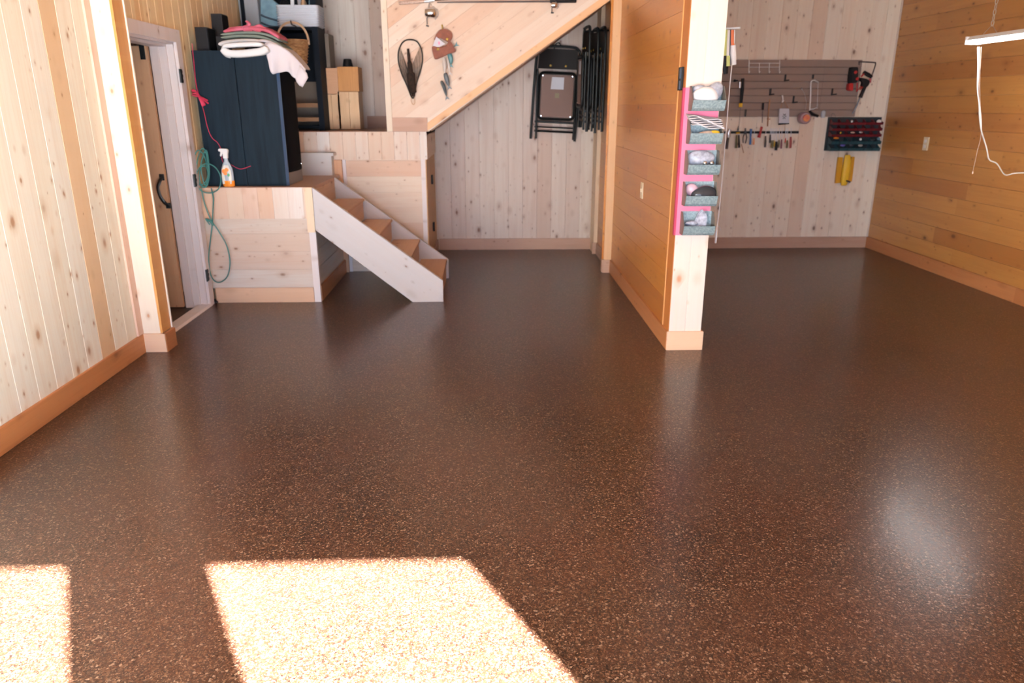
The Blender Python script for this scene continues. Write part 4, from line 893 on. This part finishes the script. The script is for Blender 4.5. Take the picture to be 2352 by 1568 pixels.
bm = B(); lump(bm, (mx - .005, my + .012, zt_ + .03), .055, 21, 1.5, .55, .85, .3, 3); tag(obj('plastic_bag', bm, 'bag_clear', smooth='full'), 'clear plastic bag bulging from the middle bin of the organizer', 'plastic bag')
for dx in (.005, .045):
    bm = B(); bmesh.ops.create_uvsphere(bm, u_segments=14, v_segments=8, radius=.013); bmesh.ops.translate(bm, vec=(mx + dx, y0 + .012, zt_ + .008), verts=bm.verts[:]); tag(obj('chrome_knob', bm, 'chrome', smooth='full'), 'shiny round knob in the middle bin, ' + ('left' if dx < .02 else 'right') + ' of the pair', 'knob', 'shiny knobs in the middle bin')
x0, x1, y0, y1, zb, zt_, zk = bn(3); mx = (x0 + x1) / 2
bm = B(); lump(bm, (mx + .028, my, zt_ + .014), .052, 31, 1.3, .7, .8, .25, 3); tag(obj('dark_bag', bm, plain('dark_shiny', (.03, .035, .045), .12, var=.2, bump=.6, bs_=60), smooth='full'), 'dark glossy bag in the fourth bin from the top of the organizer', 'bag')
bm = B(); lump(bm, (mx - .045, my + .01, zt_ + .03), .04, 33, 1.1, .6, .95, .3, 3); tag(obj('plastic_bag', bm, plain('bag_pinkish', (.72, .50, .62), .2, var=.1, alpha=.7), smooth='full'), 'pinkish clear bag at the left of the fourth bin', 'plastic bag')
x0, x1, y0, y1, zb, zt_, zk = bn(4); mx = (x0 + x1) / 2
bm = B(); prism(bm, [(mx - .035, y0 + .03, zt_ - .01), (mx + .05, y0 + .03, zt_ - .01), (mx + .055, y0 + .035, zt_ + .05), (mx + .02, y0 + .04, zt_ + .095), (mx - .0, y0 + .035, zt_ + .07)], (0, .02, 0), bev=.006)
lump(bm, (mx - .04, my, zt_ + .01), .035, 44, 1.3, .7, .6, .4, 2); tag(obj('plastic_bag', bm, 'bag_clear', smooth=True), 'crumpled plastic bag sticking up from the lowest bin', 'plastic bag')
# thermometer, switch plates
tp_ = WX(1569, 180, PX0 - .016); th = thing('wall_thermometer', 'small black wall thermometer on the orange side edge of the partition', 'thermometer', (PX0 - .02, tp_.y, tp_.z))
yt = PY0 + .075
bm = B(); rbox(bm, (PX0 - .013, yt, tp_.z), (.016, .07, .125), bev=.003); obj('case', bm, 'black_plastic', th)
bm = B(); rbox(bm, (PX0 - .0215, yt - .016, tp_.z + .028), (.003, .026, .055), bev=.001); obj('display', bm, 'blue_edge', th)
bm = B(); rbox(bm, (PX0 - .0215, yt - .016, tp_.z - .034), (.003, .026, .045), bev=.001); obj('display', bm, 'blue_edge', th)
c = WX(1475, 437, PX0); sw = thing('light_switch', 'ivory light switch on the orange partition wall', 'light switch', c)
bm = B(); rbox(bm, (PX0 - .003, c.y, c.z), (.006, .075, .115), bev=.002); obj('plate', bm, 'ivory_plate', sw)
bm = B(); rbox(bm, (PX0 - .009, c.y, c.z), (.01, .012, .026), bev=.002); obj('toggle', bm, 'ivory_plate', sw)
c = WX(2128, 330, XR); sw = thing('wall_outlet', 'white wall outlet plate on the orange right wall', 'outlet', c)
bm = B(); rbox(bm, (XR - .006, c.y, c.z), (.012, .075, .12), bev=.003); obj('plate', bm, 'ivory_plate', sw)
for s in (-.024, .024):
    bm = B(); rbox(bm, (XR - .0135, c.y, c.z + s), (.004, .034, .03), bev=.002); obj('socket', bm, 'white_plastic', sw)

# bracket with brushes on the right face of the partition
YK = 4.62
bt = WX(1672, 66, PX1 + .03); 
a = Vector((PX1, YK, W(1672, 65, YK).z))
br = thing('wall_bracket', 'white wire bracket with a long arm on the right side of the partition', 'bracket', a)
e = W(1700, 64, YK - .05)
bm = B(); tube(bm, [a + Vector((.002, 0, 0)), Vector((W(1672, 67, YK).x, YK, a.z)), e], .006, 8); rbox(bm, a + Vector((.004, 0, -.02)), (.006, .03, .09)); obj('arm', bm, 'white_plastic', br, smooth=True)
def hang(name, label, cat, parts):
    t = thing(name, label, cat, parts[0][1][0])
    for pn, pts, r_, mat, fl in parts: bm = B(); tube(bm, pts, r_, 8, flat=fl); obj(pn, bm, mat, t, smooth=True)
    return t
P = lambda x, y, d=0: W(x, y, YK + d)
hang('fly_swatter', 'lime and yellow handled swatter hanging closest to the partition end', 'swatter', [('shaft', [P(1668, 68), P(1666, 100), P(1665, 130)], .008, 'lime', (1.4, .6)), ('blade', [P(1666, 128), P(1665, 150), P(1667, 170)], [.012, .016, .010], 'black_plastic', (1.3, .5))])
hang('pale_brush', 'pale lime brush hanging beside the swatter from the white bracket', 'brush', [('handle', [P(1673, 69), P(1672, 100), P(1671, 130)], .008, 'white_plastic', (1.2, .6)), ('bristles', [P(1672, 128), P(1671, 152)], [.011, .013], 'lime', (1.2, .7))])
hang('dark_strap', 'dark narrow strap hanging in the middle of the white bracket', 'strap', [('band', [P(1677, 68), P(1677, 110), P(1678, 150)], .006, 'steel_dark', (1.2, .4))])
hang('orange_scraper', 'orange bladed scraper hanging from the white bracket', 'scraper', [('blade', [P(1682, 69), P(1682, 90), P(1683, 112)], .009, 'orange_tool', (1.2, .5))])
hang('white_brush', 'white handled brush at the outer end of the white bracket', 'brush', [('handle', [P(1687, 68), P(1686, 100)], .003, 'white_plastic', (1, 1)), ('head', [P(1684, 104), P(1684, 122), P(1686, 149)], [.014, .015, .011], 'white_plastic', (1.2, .7))])
cs = thing('pull_cord', 'long thin white cord with white pull weight hanging right of the organizer', 'cord', P(1682, 150))  # a hanging white cord with a pull end, not a plumb line
bm = B(); tube(bm, spline([P(1682, 140), P(1676, 200), P(1668, 300), P(1660, 400), P(1652, 480), P(1647, 520)], 5), .0028, 6); obj('cord', bm, 'white_plastic', cs, smooth=True)
bm = B(); tube(bm, [P(1646, 528), P(1645, 540), P(1643.5, 558)], [.006, .0075, .006], 10); obj('weight', bm, 'white_plastic', cs, smooth=True)
bm = B(); tube(bm, spline([P(1647, 518), P(1653, 522), P(1656, 529)], 4), .0015, 5); tube(bm, [P(1647, 518), P(1646, 529)], .0035, 6); obj('knot', bm, 'white_plastic', cs, smooth=True)

# ================================================================== WORKSHOP WALL
YS = 7.66
sw_ = thing('slatwall_panel', 'taupe slatwall panel of horizontal grooves on the workshop wall', 'slatwall', (3, YB, 1.6))
bm = B(); grooved(bm, (2.05, YS, 1.352), (0, 0, 1), (1, 0, 0), (0, -1, 0), .542, 3.37 - 2.05, .0677, .0677, g=.007, d=.010, back=.029); obj('panel', bm, 'slat_grey', sw_)
bm = B(); grooved(bm, (3.372, YS, 1.352), (0, 0, 1), (1, 0, 0), (0, -1, 0), .542, 3.745 - 3.372, .0677, .0677, g=.007, d=.010, back=.029); obj('panel', bm, 'slat_grey', sw_)
S = lambda x, y, d=0: W(x, y, YS - d)
# white wire hook rack
hk = thing('wire_hook_rack', 'white wire rack with four prongs at the top of the slatwall', 'hook rack', S(1750, 150))
bm = B()
for y in (145, 154): tube(bm, [S(1720, y, .01), S(1792, y, .01)], .003, 6)
obj('rail', bm, 'white_plastic', hk)
for x in (1721, 1744.5, 1767.5, 1791):
    y0_ = 138 if x in (1721, 1791) else 144
    bm = B(); tube(bm, spline([S(x, y0_, .01), S(x - 1, 164, .012), S(x, 167, .035), S(x + 1, 163, .045)], 4), .004, 6); obj('prong', bm, 'white_plastic', hk, smooth=True)
# black L hooks
def lhook(x, y0_, y1_, label, peg=True):
    t = B(); a, b = S(x, y0_, .008), S(x - 1, y1_, .008)
    rbox(t, (a + b) / 2, (.018, .008, (a.z - b.z)), bev=.002)
    if peg: tube(t, [S(x - 2, y1_ - 1.5, .012), S(x - 2, y1_ - 1.5, .012) + Vector((.0, -.11, .004))], .006, 7)
    tag(obj('peg_hook', t, 'black_iron', smooth=True), label, 'hook', 'black hooks on the slatwall')
lhook(1804, 171, 187, 'black peg hook on the slatwall, nearest below the white wire rack')
lhook(1868, 171, 181, 'black peg hook on the slatwall directly above the white hacksaw', False)
lhook(1770, 203, 219, 'black peg hook on the slatwall above the long wooden stick')
lhook(1823, 220, 237, 'black peg hook on the slatwall right of the hanging white pouch')
lhook(1912, 203, 219, 'rightmost black peg hook on the slatwall, left of the red tool')
lhook(1713, 251, 268, 'black peg hook at the bottom left edge of the slatwall', False)
lhook(1688, 182, 188, 'black peg hook at the left end of the slatwall by the partition')
def tl(name, label, cat, parts, loc=None, group=None):
    first = parts[0][1][0]; t = thing(name, label, cat, first, group)
    for p in parts:
        pn, pts, r_, mat = p[:4]; fl = p[4] if len(p) > 4 else (1, .7)
        bm = B(); tube(bm, pts, r_, 8, flat=fl); obj(pn, bm, mat, t, smooth=True)
    return t
tl('pruning_saw', 'long black handled saw with yellow tip hanging on the slatwall', 'saw', [('handle', [S(1706, 180, .03), S(1705, 205, .03), S(1702, 238, .03)], [.016, .018, .013], 'black_plastic'), ('tip', [S(1701.5, 237, .03), S(1701, 246, .03)], .018, 'yellow'), ('ferrule', [S(1700, 188, .045), S(1699, 202, .045)], .013, 'silver')])
tl('thin_rod', 'thin dark rod hanging below the yellow tipped saw', 'rod', [('shaft', [S(1701, 247, .02), S(1699, 270, .02), S(1697, 291, .02)], .0022, 'steel_dark')])
tl('long_screwdriver', 'thin dark screwdriver hanging upright left of the wooden stick', 'screwdriver', [('handle', [S(1753, 236, .03), S(1752, 252, .03)], [.010, .012], 'black_plastic'), ('shaft', [S(1752, 252, .03), S(1750.5, 282, .03)], .0032, 'steel_dark')])
tl('wooden_stick', 'thin brown wooden stick hanging over the slatwall bottom edge', 'stick', [('shaft', [S(1768, 228, .03), S(1765, 260, .03), S(1763, 290, .03)], .006, 'stick_wood'), ('crossbar', [S(1762, 273, .03), S(1769, 274, .03)], .006, 'stick_wood')])
# pouch
pc = thing('hanging_pouch', 'white printed pouch with black lower edge hanging by orange cord', 'pouch', S(1802, 250))
bm = B(); prism(bm, [S(x, y, .045) for x, y in ((1791, 249), (1813, 249), (1813, 283), (1788.5, 283))], (0, .02, 0), bev=.003); obj('body', bm, 'paper', pc)
bm = B(); tube(bm, [S(1788, 285, .035), S(1812, 283, .035)], .008, 8); obj('lower_edge', bm, 'black_plastic', pc, smooth=True)
bm = B(); tube(bm, [S(1793, 250, .04), S(1797, 232, .02), S(1801, 232, .02), S(1811, 250, .04)], .0025, 6); obj('cord', bm, 'stick_wood', pc)
bm = B(); tube(bm, spline([S(1797, 219, .01), S(1798, 228, .02), S(1797, 234, .035), S(1800, 230, .04)], 4), .007, 8); tag(obj('white_hook', bm, 'white_plastic', smooth=True), 'white plastic hook that the printed pouch hangs from', 'hook')
bm = B()
for k in range(6): a_ = k * PI / 3; c_ = S(1801.5, 267, .047); tube(bm, [c_ + Vector((.006 * math.cos(a_), 0, .008 * math.sin(a_))), c_ + Vector((.022 * math.cos(a_), 0, .030 * math.sin(a_)))], .003, 5)
bm2 = bm; bm = bm2; obj('print', bm, 'steel_dark', pc)
# hacksaw
hs = thing('hacksaw', 'white framed hacksaw with black grip hanging upright on the slatwall', 'hacksaw', S(1868, 220))
bm = B(); tube(bm, spline([S(1872, 184, .035), S(1865, 186, .035), S(1862.5, 192, .035), S(1862, 215, .035), S(1860.5, 245, .035), S(1860, 254, .035)], 5), .0075, 8); tube(bm, [S(1860, 251, .035), S(1868, 250, .035), S(1876, 247, .035)], .005, 8); obj('frame', bm, 'white_plastic', hs, smooth=True)
bm = B(); tube(bm, [S(1879, 187, .035), S(1878.5, 205, .035), S(1877, 247, .035)], .0028, 6); obj('blade', bm, 'silver', hs)
bm = B(); tube(bm, [S(1872, 185, .035), S(1880, 190, .035)], .009, 8); obj('blade_holder', bm, 'silver', hs, smooth=True)
bm = B(); tube(bm, [S(1875, 246, .035), S(1878, 249, .035)], .008, 8); obj('blade_holder', bm, 'silver', hs, smooth=True)
bm = B(); tube(bm, [S(1859, 254, .035), S(1866, 262, .035), S(1879, 267, .035)], [.010, .014, .012], 8); obj('grip', bm, 'black_plastic', hs, smooth=True)
# round pink container
c = S(1847, 271, .05); pk = thing('round_container', 'round clear container with pink and yellow contents left of the hacksaw grip', 'container', c)
bm = B(); lathe(bm, [(.001, -.04), (.052, -.04), (.058, -.03), (.058, .03), (.050, .04), (.001, .04)], c, 24, mtx=Matrix.Rotation(PI / 2, 3, 'X')); obj('tub', bm, plain('tub_pink', (.38, .24, .27), .3, var=.2), pk, smooth=True)
bm = B(); lathe(bm, [(.001, 0), (.036, 0), (.034, .012), (.001, .016)], c + Vector((.004, -.041, 0)), 20, mtx=Matrix.Rotation(PI / 2, 3, 'X')); obj('contents', bm, plain('pink_mix', (.66, .06, .14), .4, col2=(.75, .35, .06), vs=60), pk, smooth=True)
bm = B(); tube(bm, [S(1841, 202, .01), S(1842, 205, .03)], .007, 8); tube(bm, spline([S(1842, 205, .02), S(1848, 216, .02), S(1852, 235, .02), S(1850, 252, .04)], 5), .0015, 5); tag(obj('hanging_wire', bm, 'silver'), 'fine pale wire hanging down to the round pink container', 'wire')
c = S(1891, 262, .03); bm = B(); lathe(bm, [(.001, -.035), (.020, -.035), (.022, .02), (.012, .035), (.001, .035)], c, 14); tag(obj('clear_vial', bm, 'fan_glass', smooth=True), 'small clear vial at the slatwall lower edge right of the hacksaw grip', 'vial')
bm = B(); tube(bm, spline([S(1910, 270, .02), S(1910, 263, .02), S(1914, 261, .02), S(1918, 264, .02), S(1918, 270, .02)], 4), .0022, 6); tag(obj('wire_loop', bm, 'steel_dark'), 'dark wire loop just above the bin rack left end', 'wire')
# magnetic strip
zc = S(1750, 304).z; YM = YB - .012
T = lambda x, y, d=0: W(x, y, YM - .012 - d)
a, b = T(1664, 304), T(1835, 304)
bm = B(); rbox(bm, ((a.x + b.x) / 2, YM, zc), (b.x - a.x, .022, .024), bev=.002); tag(obj('magnetic_strip', bm, 'black_plastic'), 'long black magnetic tool strip on the workshop wall', 'tool strip')
GT = 'tools on the magnetic strip'
tl('hammer', 'silver headed hatchet hammer at the left end of the tool strip', 'hammer', [('head', [T(1677, 297, .02), T(1673, 305, .02), T(1674, 316, .02)], [.018, .024, .016], 'silver'), ('handle', [T(1673, 314, .02), T(1668, 342, .02)], [.012, .017], 'dark_handle')], group=GT)
tl('combination_pliers', 'yellow and black gripped pliers second on the tool strip', 'pliers', [('jaw', [T(1696, 289, .01), T(1695, 300, .01)], [.003, .012], 'steel_dark'), ('joint', [T(1691, 306, .012), T(1699, 305, .012)], .012, 'yellow'), ('grip', [T(1692, 310, .012), T(1691, 340, .012)], [.008, .013], 'olive_handle'), ('grip', [T(1697, 310, .012), T(1698, 339, .012)], [.008, .011], 'black_plastic')], group=GT)
tl('needle_pliers', 'small dark pliers with open oval grips on the tool strip', 'pliers', [('jaw', [T(1712, 294, .01), T(1712, 305, .01)], [.007, .012], 'steel_dark'), ('grip', spline([T(1711, 306, .01), T(1707, 315, .01), T(1707, 328, .01)], 4), .0055, 'dark_handle'), ('grip', spline([T(1713, 306, .01), T(1715, 316, .01), T(1712, 329, .01)], 4), .0055, 'dark_handle')], group=GT)
tl('utility_knife', 'blue utility knife on the tool strip', 'knife', [('handle', [T(1725, 296, .01), T(1724, 315, .01), T(1723, 332, .01)], [.013, .010, .012], 'blue')], group=GT)
tl('screwdriver', 'small amber handled screwdriver right of the blue knife', 'screwdriver', [('shaft', [T(1733, 295, .01), T(1732, 318, .01)], .0025, 'silver'), ('handle', [T(1732, 317, .01), T(1731, 332, .01)], [.006, .008], 'amber')], group=GT)
tl('box_cutter', 'bright red stapler like cutter tilted on the tool strip', 'cutter', [('body', [T(1750, 291, .012), T(1747, 303, .012), T(1743, 316, .012)], [.012, .011, .018], 'red')], group=GT)
tl('carpenter_pencil', 'reddish brown pencil on the wall under the tool strip', 'pencil', [('shaft', [W(1703, 331, YB - .006), W(1708, 351, YB - .006)], .0045, 'stick_wood')])
sd_ = [(1758, 312, 338, 'dark_handle', .011, 'dark gripped screwdriver alone right of the red cutter'), (1769, 309, 328, 'rod_dark', .010, 'short dark screwdriver at the left of the crowded group'), (1771.5, 322, 339, 'olive_handle', .006, 'thin olive screwdriver under the short dark one'), (1775, 322, 340, 'olive_handle', .009, 'olive handled screwdriver in the crowded group, left of centre'), (1779, 322, 337, 'yellow', .006, 'small yellow streaked screwdriver in the crowded group'), (1783, 325, 345, 'black_plastic', .016, 'thick black screwdriver at the centre of the crowded group'), (1789, 321, 339, 'olive_handle', .008, 'olive handled screwdriver right of the thick black one'), (1795, 320, 341, plain('mauve', (.22, .07, .09), .5), .010, 'mauve handled screwdriver on the tool strip'), (1804, 317, 327, 'red', .006, 'tiny red screwdriver on the tool strip'), (1808, 322, 340, 'olive_handle', .011, 'dark olive screwdriver left of the rightmost red one'), (1816, 314, 340, plain('brick', (.34, .05, .045), .4), .013, 'brick red screwdriver at the right end of the tool strip')]
for x, y0_, y1_, mt_, r_, lb in sd_:
    tl('screwdriver', lb, 'screwdriver', [('shaft', [T(x + 1.5, 294, .008), T(x + .4, y0_ + 1, .008)], .0026, 'silver'), ('handle', [T(x + .4, y0_, .008), T(x, (y0_ + y1_) / 2, .008), T(x - .8, y1_, .008)], [r_ * .7, r_, r_ * .9], mt_)], group=GT)
# wire bracket with power tools
V = lambda x, y, d=0: W(x, y, YB - .01 - d)
bm = B(); tube(bm, spline([V(1973, 155, .0), V(1973.5, 144, .03), V(1976, 142, .04), V(2007, 143.5, .04), V(2011, 146, .04), V(2008, 158, .03), V(2003, 172, .0)], 5), .006, 8); tag(obj('wire_bracket', bm, 'dark_handle', smooth=True), 'brown squared wire bracket above the red and black power tools', 'bracket')
dl = thing('cordless_drill', 'black and red cordless tool hanging left below the wire bracket', 'power tool', V(1963, 180))
bm = B(); prism(bm, [V(x, y, .10) for x, y in ((1957, 154), (1972, 154), (1972, 175), (1969, 190), (1953, 191), (1954, 175))], (0, .07, 0), bev=.006); obj('housing', bm, 'black_plastic', dl, smooth=True)
bm = B(); prism(bm, [V(x, y, .105) for x, y in ((1952, 191), (1961, 191), (1960, 209), (1950, 207))], (0, .07, 0), bev=.006); obj('battery', bm, 'red', dl, smooth=True)
bm = B(); lathe(bm, [(.001, 0), (.017, 0), (.014, .01), (.001, .012)], V(1965, 166, .10), 14, mtx=Matrix.Rotation(PI / 2, 3, 'X')); obj('red_cap', bm, 'red', dl); bm = B(); lathe(bm, [(.001, 0), (.016, 0), (.012, .01), (.001, .012)], V(1969, 181, .10), 14, mtx=Matrix.Rotation(PI / 2, 3, 'X')); obj('red_cap', bm, 'red', dl)
bm = B(); tube(bm, [V(1969, 190, .06), V(1968, 210, .06), V(1978, 198, .06)], .007, 8); obj('trigger', bm, 'red', dl, smooth=True)
gg = thing('grease_gun', 'black and red cordless grease gun with long grey spout pointing down left', 'power tool', V(1985, 190))
bm = B(); tube(bm, [V(1984, 166, .08), V(1994, 172, .08), V(2002, 177, .08)], [.018, .020, .016], 10); obj('battery', bm, 'black_plastic', gg, smooth=True)
bm = B(); prism(bm, [V(x, y, .10) for x, y in ((1978, 178), (1992, 181), (2000, 186), (1996, 196), (1988, 203), (1981, 198), (1984, 188), (1977, 184))], (0, .06, 0), bev=.006); obj('body', bm, 'black_plastic', gg, smooth=True)
for q_, w_ in (([V(1985, 169, .085), V(1978, 176, .085)], .008), ([V(1999, 180, .085), V(1998, 190, .085)], .012), ([V(1982, 199, .085), V(1975, 206, .085)], .006)):
    bm = B(); tube(bm, q_, w_, 8); obj('red_trim', bm, 'red', gg, smooth=True)
bm = B(); tube(bm, [V(1986, 200, .07), V(1980, 214, .07), V(1976, 224, .07)], [.017, .017, .019], 10); obj('barrel', bm, 'black_plastic', gg, smooth=True)
bm = B(); tube(bm, [V(1976, 222, .07), V(1968, 242, .06), V(1958, 261, .05)], [.007, .008, .007], 8); obj('spout', bm, 'steel_dark', gg, smooth=True)
# bin rack
rk = thing('bin_rack', 'black wall rack of small red bins above dark teal bins', 'bin rack', W(1962, 300, YB))
q = [W(x, y, YB - .012) for x, y in ((1904, 269), (2024, 269), (2028, 347), (1893, 346))]
zt2, zb2 = q[0].z, q[3].z; qx0, qx1 = q[3].x, q[1].x
bm = B(); box(bm, qx0, qx1 + .0, YB - .026, YB - .001, zb2, zt2); obj('back_panel', bm, 'rack_dark', rk)
def small_bin(x0, x1, z0, z1, mat, dep=.085):
    bm = B(); y1_ = YB - .027; y0_ = y1_ - dep; w_ = .003; zf = z0 + (z1 - z0) * .45
    sd2 = [(y1_, z0), (y0_ + .012, z0), (y0_, zf), (y0_ + .02, zf + .004), (y1_ - .02, z1), (y1_, z1)]
    for xs in (x0, x1 - w_): prism(bm, [(xs, a, b) for a, b in sd2], (w_, 0, 0))
    prism(bm, [(x0, a, b) for a, b in ((y1_, z0), (y0_ + .012, z0), (y0_, zf), (y0_ + .004, zf), (y0_ + .015, z0 + .004), (y1_, z0 + .004))], (x1 - x0, 0, 0)); obj('bin', bm, mat, rk)
hh_ = zt2 - zb2; nb = 6; wbn = (qx1 - qx0 - .03) / nb
for r_ in range(3):
    z1_ = zt2 - .022 - r_ * hh_ * .175
    for k in range(nb): small_bin(qx0 + .015 + k * wbn, qx0 + .012 + (k + 1) * wbn, z1_ - hh_ * .155, z1_, 'red_bin')
for r_ in range(2):
    z1_ = zt2 - .022 - 3 * hh_ * .175 - r_ * hh_ * .20 - .004
    for k in range(nb): small_bin(qx0 + .015 + k * wbn, qx0 + .012 + (k + 1) * wbn, z1_ - hh_ * .19, z1_, 'teal_bin', .10)
YQ = YB - .085
for (x, y, r_, mat, lab, cat, sc) in ((1957, 279, .016, 'silver', 'grey cap standing in the top row of red bins', 'cap', (1, .8, 1.2)), (2019, 279, .020, 'white_plastic', 'white funnel shaped cap in the top right red bin', 'cap', (1.3, .8, 1)), (1931, 305, .010, 'yellow', 'tiny yellow piece in the third row of red bins', 'fitting', (1, 1, 1)), (1958, 304, .012, 'cork', 'beige fittings in the third row of red bins', 'fitting', (2, 1, .8)), (1978, 304, .013, 'silver', 'grey fitting in the third row of red bins', 'fitting', (1.6, 1, .9)), (1921, 317, .016, 'amber', 'orange tape roll in the upper left teal bin', 'tape', (1.8, 1, .8)), (1977, 320, .013, 'white_plastic', 'white round cap in the upper row of teal bins', 'cap', (1, 1, 1)), (1936, 333, .016, 'purple', 'purple piece in the lower row of teal bins', 'fitting', (1.7, 1, .9)), (1956, 333, .020, 'steel_dark', 'dark grey lump in the lower row of teal bins', 'fitting', (1.2, 1, .9)), (1977, 334, .016, 'fish_pale', 'pale mixed fittings in the lower row of teal bins', 'fitting', (1.5, 1, .8)), (2004, 321, .015, 'steel_dark', 'grey fittings in the upper row of teal bins', 'fitting', (1.8, 1, .7)), (2018, 319, .016, 'denim', 'greyish blue piece in the upper right teal bin', 'fitting', (1.2, 1, 1))):
    bm = B(); lump(bm, W(x, y, YQ), r_, int(x), *sc, .25, 2); tag(obj('bin_item', bm, mat, smooth='full'), lab, cat)
# yellow holder
yh = thing('yellow_holder', 'bright yellow plastic holder with side flanges under the bin rack', 'holder', W(1942, 392, YB))
Q = lambda x, y, d=0: W(x, y, YB - .004 - d)
bm = B(); prism(bm, [Q(x, y, .03) for x, y in ((1926, 361), (1937, 361), (1932, 420), (1919, 421))], (0, .03, 0), bev=.003); obj('flange', bm, 'amber_yellow', yh)
bm = B(); prism(bm, [Q(x, y, .03) for x, y in ((1956, 360), (1964, 360), (1957, 417), (1948, 417))], (0, .03, 0), bev=.003); obj('flange', bm, 'amber_yellow', yh)
bm = B(); pts = [Q(1947, 356, .035), Q(1946, 372, .045), Q(1943, 395, .045), Q(1940, 415, .045), Q(1938, 425, .035)]; tube(bm, pts, [.028, .040, .044, .040, .030], 14, flat=(1, .6)); obj('trough', bm, 'yellow', yh, smooth=True)
bm = B(); tube(bm, [Q(1944, 415, .075), Q(1953, 418, .075)], .008, 8); obj('latch', bm, 'dark_handle', yh)

# ================================================================== SHOP LIGHT
LX, LY0, LY1, LZ = 3.42, 4.36, 5.42, 0
e = W(2236, 98, 5.42); LX, LZ = e.x, e.z
lt = thing('shop_light', 'white linear shop light hanging by chains near the right wall', 'light fixture', (LX, 4.9, LZ))
bm = B(); prism(bm, [(LX - .055, LY0, LZ + .012), (LX + .055, LY0, LZ + .012), (LX + .035, LY0, LZ + .040), (LX - .035, LY0, LZ + .040)], (0, LY1 - LY0, 0), bev=.002)
box(bm, LX - .057, LX + .057, LY1, LY1 + .012, LZ - .012, LZ + .040); box(bm, LX - .057, LX + .057, LY0 - .012, LY0, LZ - .012, LZ + .040); obj('housing', bm, 'white_plastic', lt)
for s in (-1, 1):
    bm = B(); tube(bm, [(LX + s * .028, LY0 + .002, LZ), (LX + s * .028, LY1 - .002, LZ)], .012, 12, flat=(1.4, .9)); obj('tube', bm, 'tube_light', lt, 'glowing white tube', smooth=True)
bm = B(); c0 = Vector((LX, 5.25, LZ + .04)); zz = c0.z + .05; k = 0
tube(bm, [c0 + Vector((-.05, 0, 0)), c0 + Vector((0, 0, .06)), c0 + Vector((.05, 0, 0))], .0015, 5)
while zz < ZC - .03:
    a_ = (k % 2) * PI / 2; pts = [Vector((c0.x + math.cos(a_) * .009 * math.cos(t), c0.y + math.sin(a_) * .009 * math.cos(t), zz + .020 + .020 * math.sin(t))) for t in [2 * PI * i / 10 for i in range(10)]]
    tube(bm, pts, .0028, 5, closed=True); zz += .034; k += 1
obj('chain', bm, 'silver', lt, smooth=True)
bm = B(); tube(bm, [(LX, 4.5, LZ + .04), (LX, 4.5, ZC - .002)], .003, 6); obj('chain', bm, 'silver', lt)
D = lambda x, y: W(x, y, 5.38)
bm = B(); tube(bm, spline([D(2246, 108), D(2246, 160), D(2245, 205), D(2249, 240), D(2250, 270), D(2254, 300), D(2266, 340), D(2272, 366), D(2290, 376), D(2308, 401), D(2330, 398), D(2360, 396), D(2420, 390)], 6), .0042, 8)
tube(bm, spline([D(2249, 108), D(2248, 160), D(2246, 205), D(2248, 232), D(2253, 268), D(2254, 300)], 6), .0036, 8); obj('power_cord', bm, 'white_plastic', lt, smooth=True)
bm = B(); tube(bm, spline([D(2254, 108), D(2250, 200), D(2254, 300), D(2244, 350), D(2234, 396)], 5), .0016, 5); tube(bm, [D(2234.5, 394), D(2233.5, 399)], .005, 8); obj('pull_string', bm, 'cork', lt)
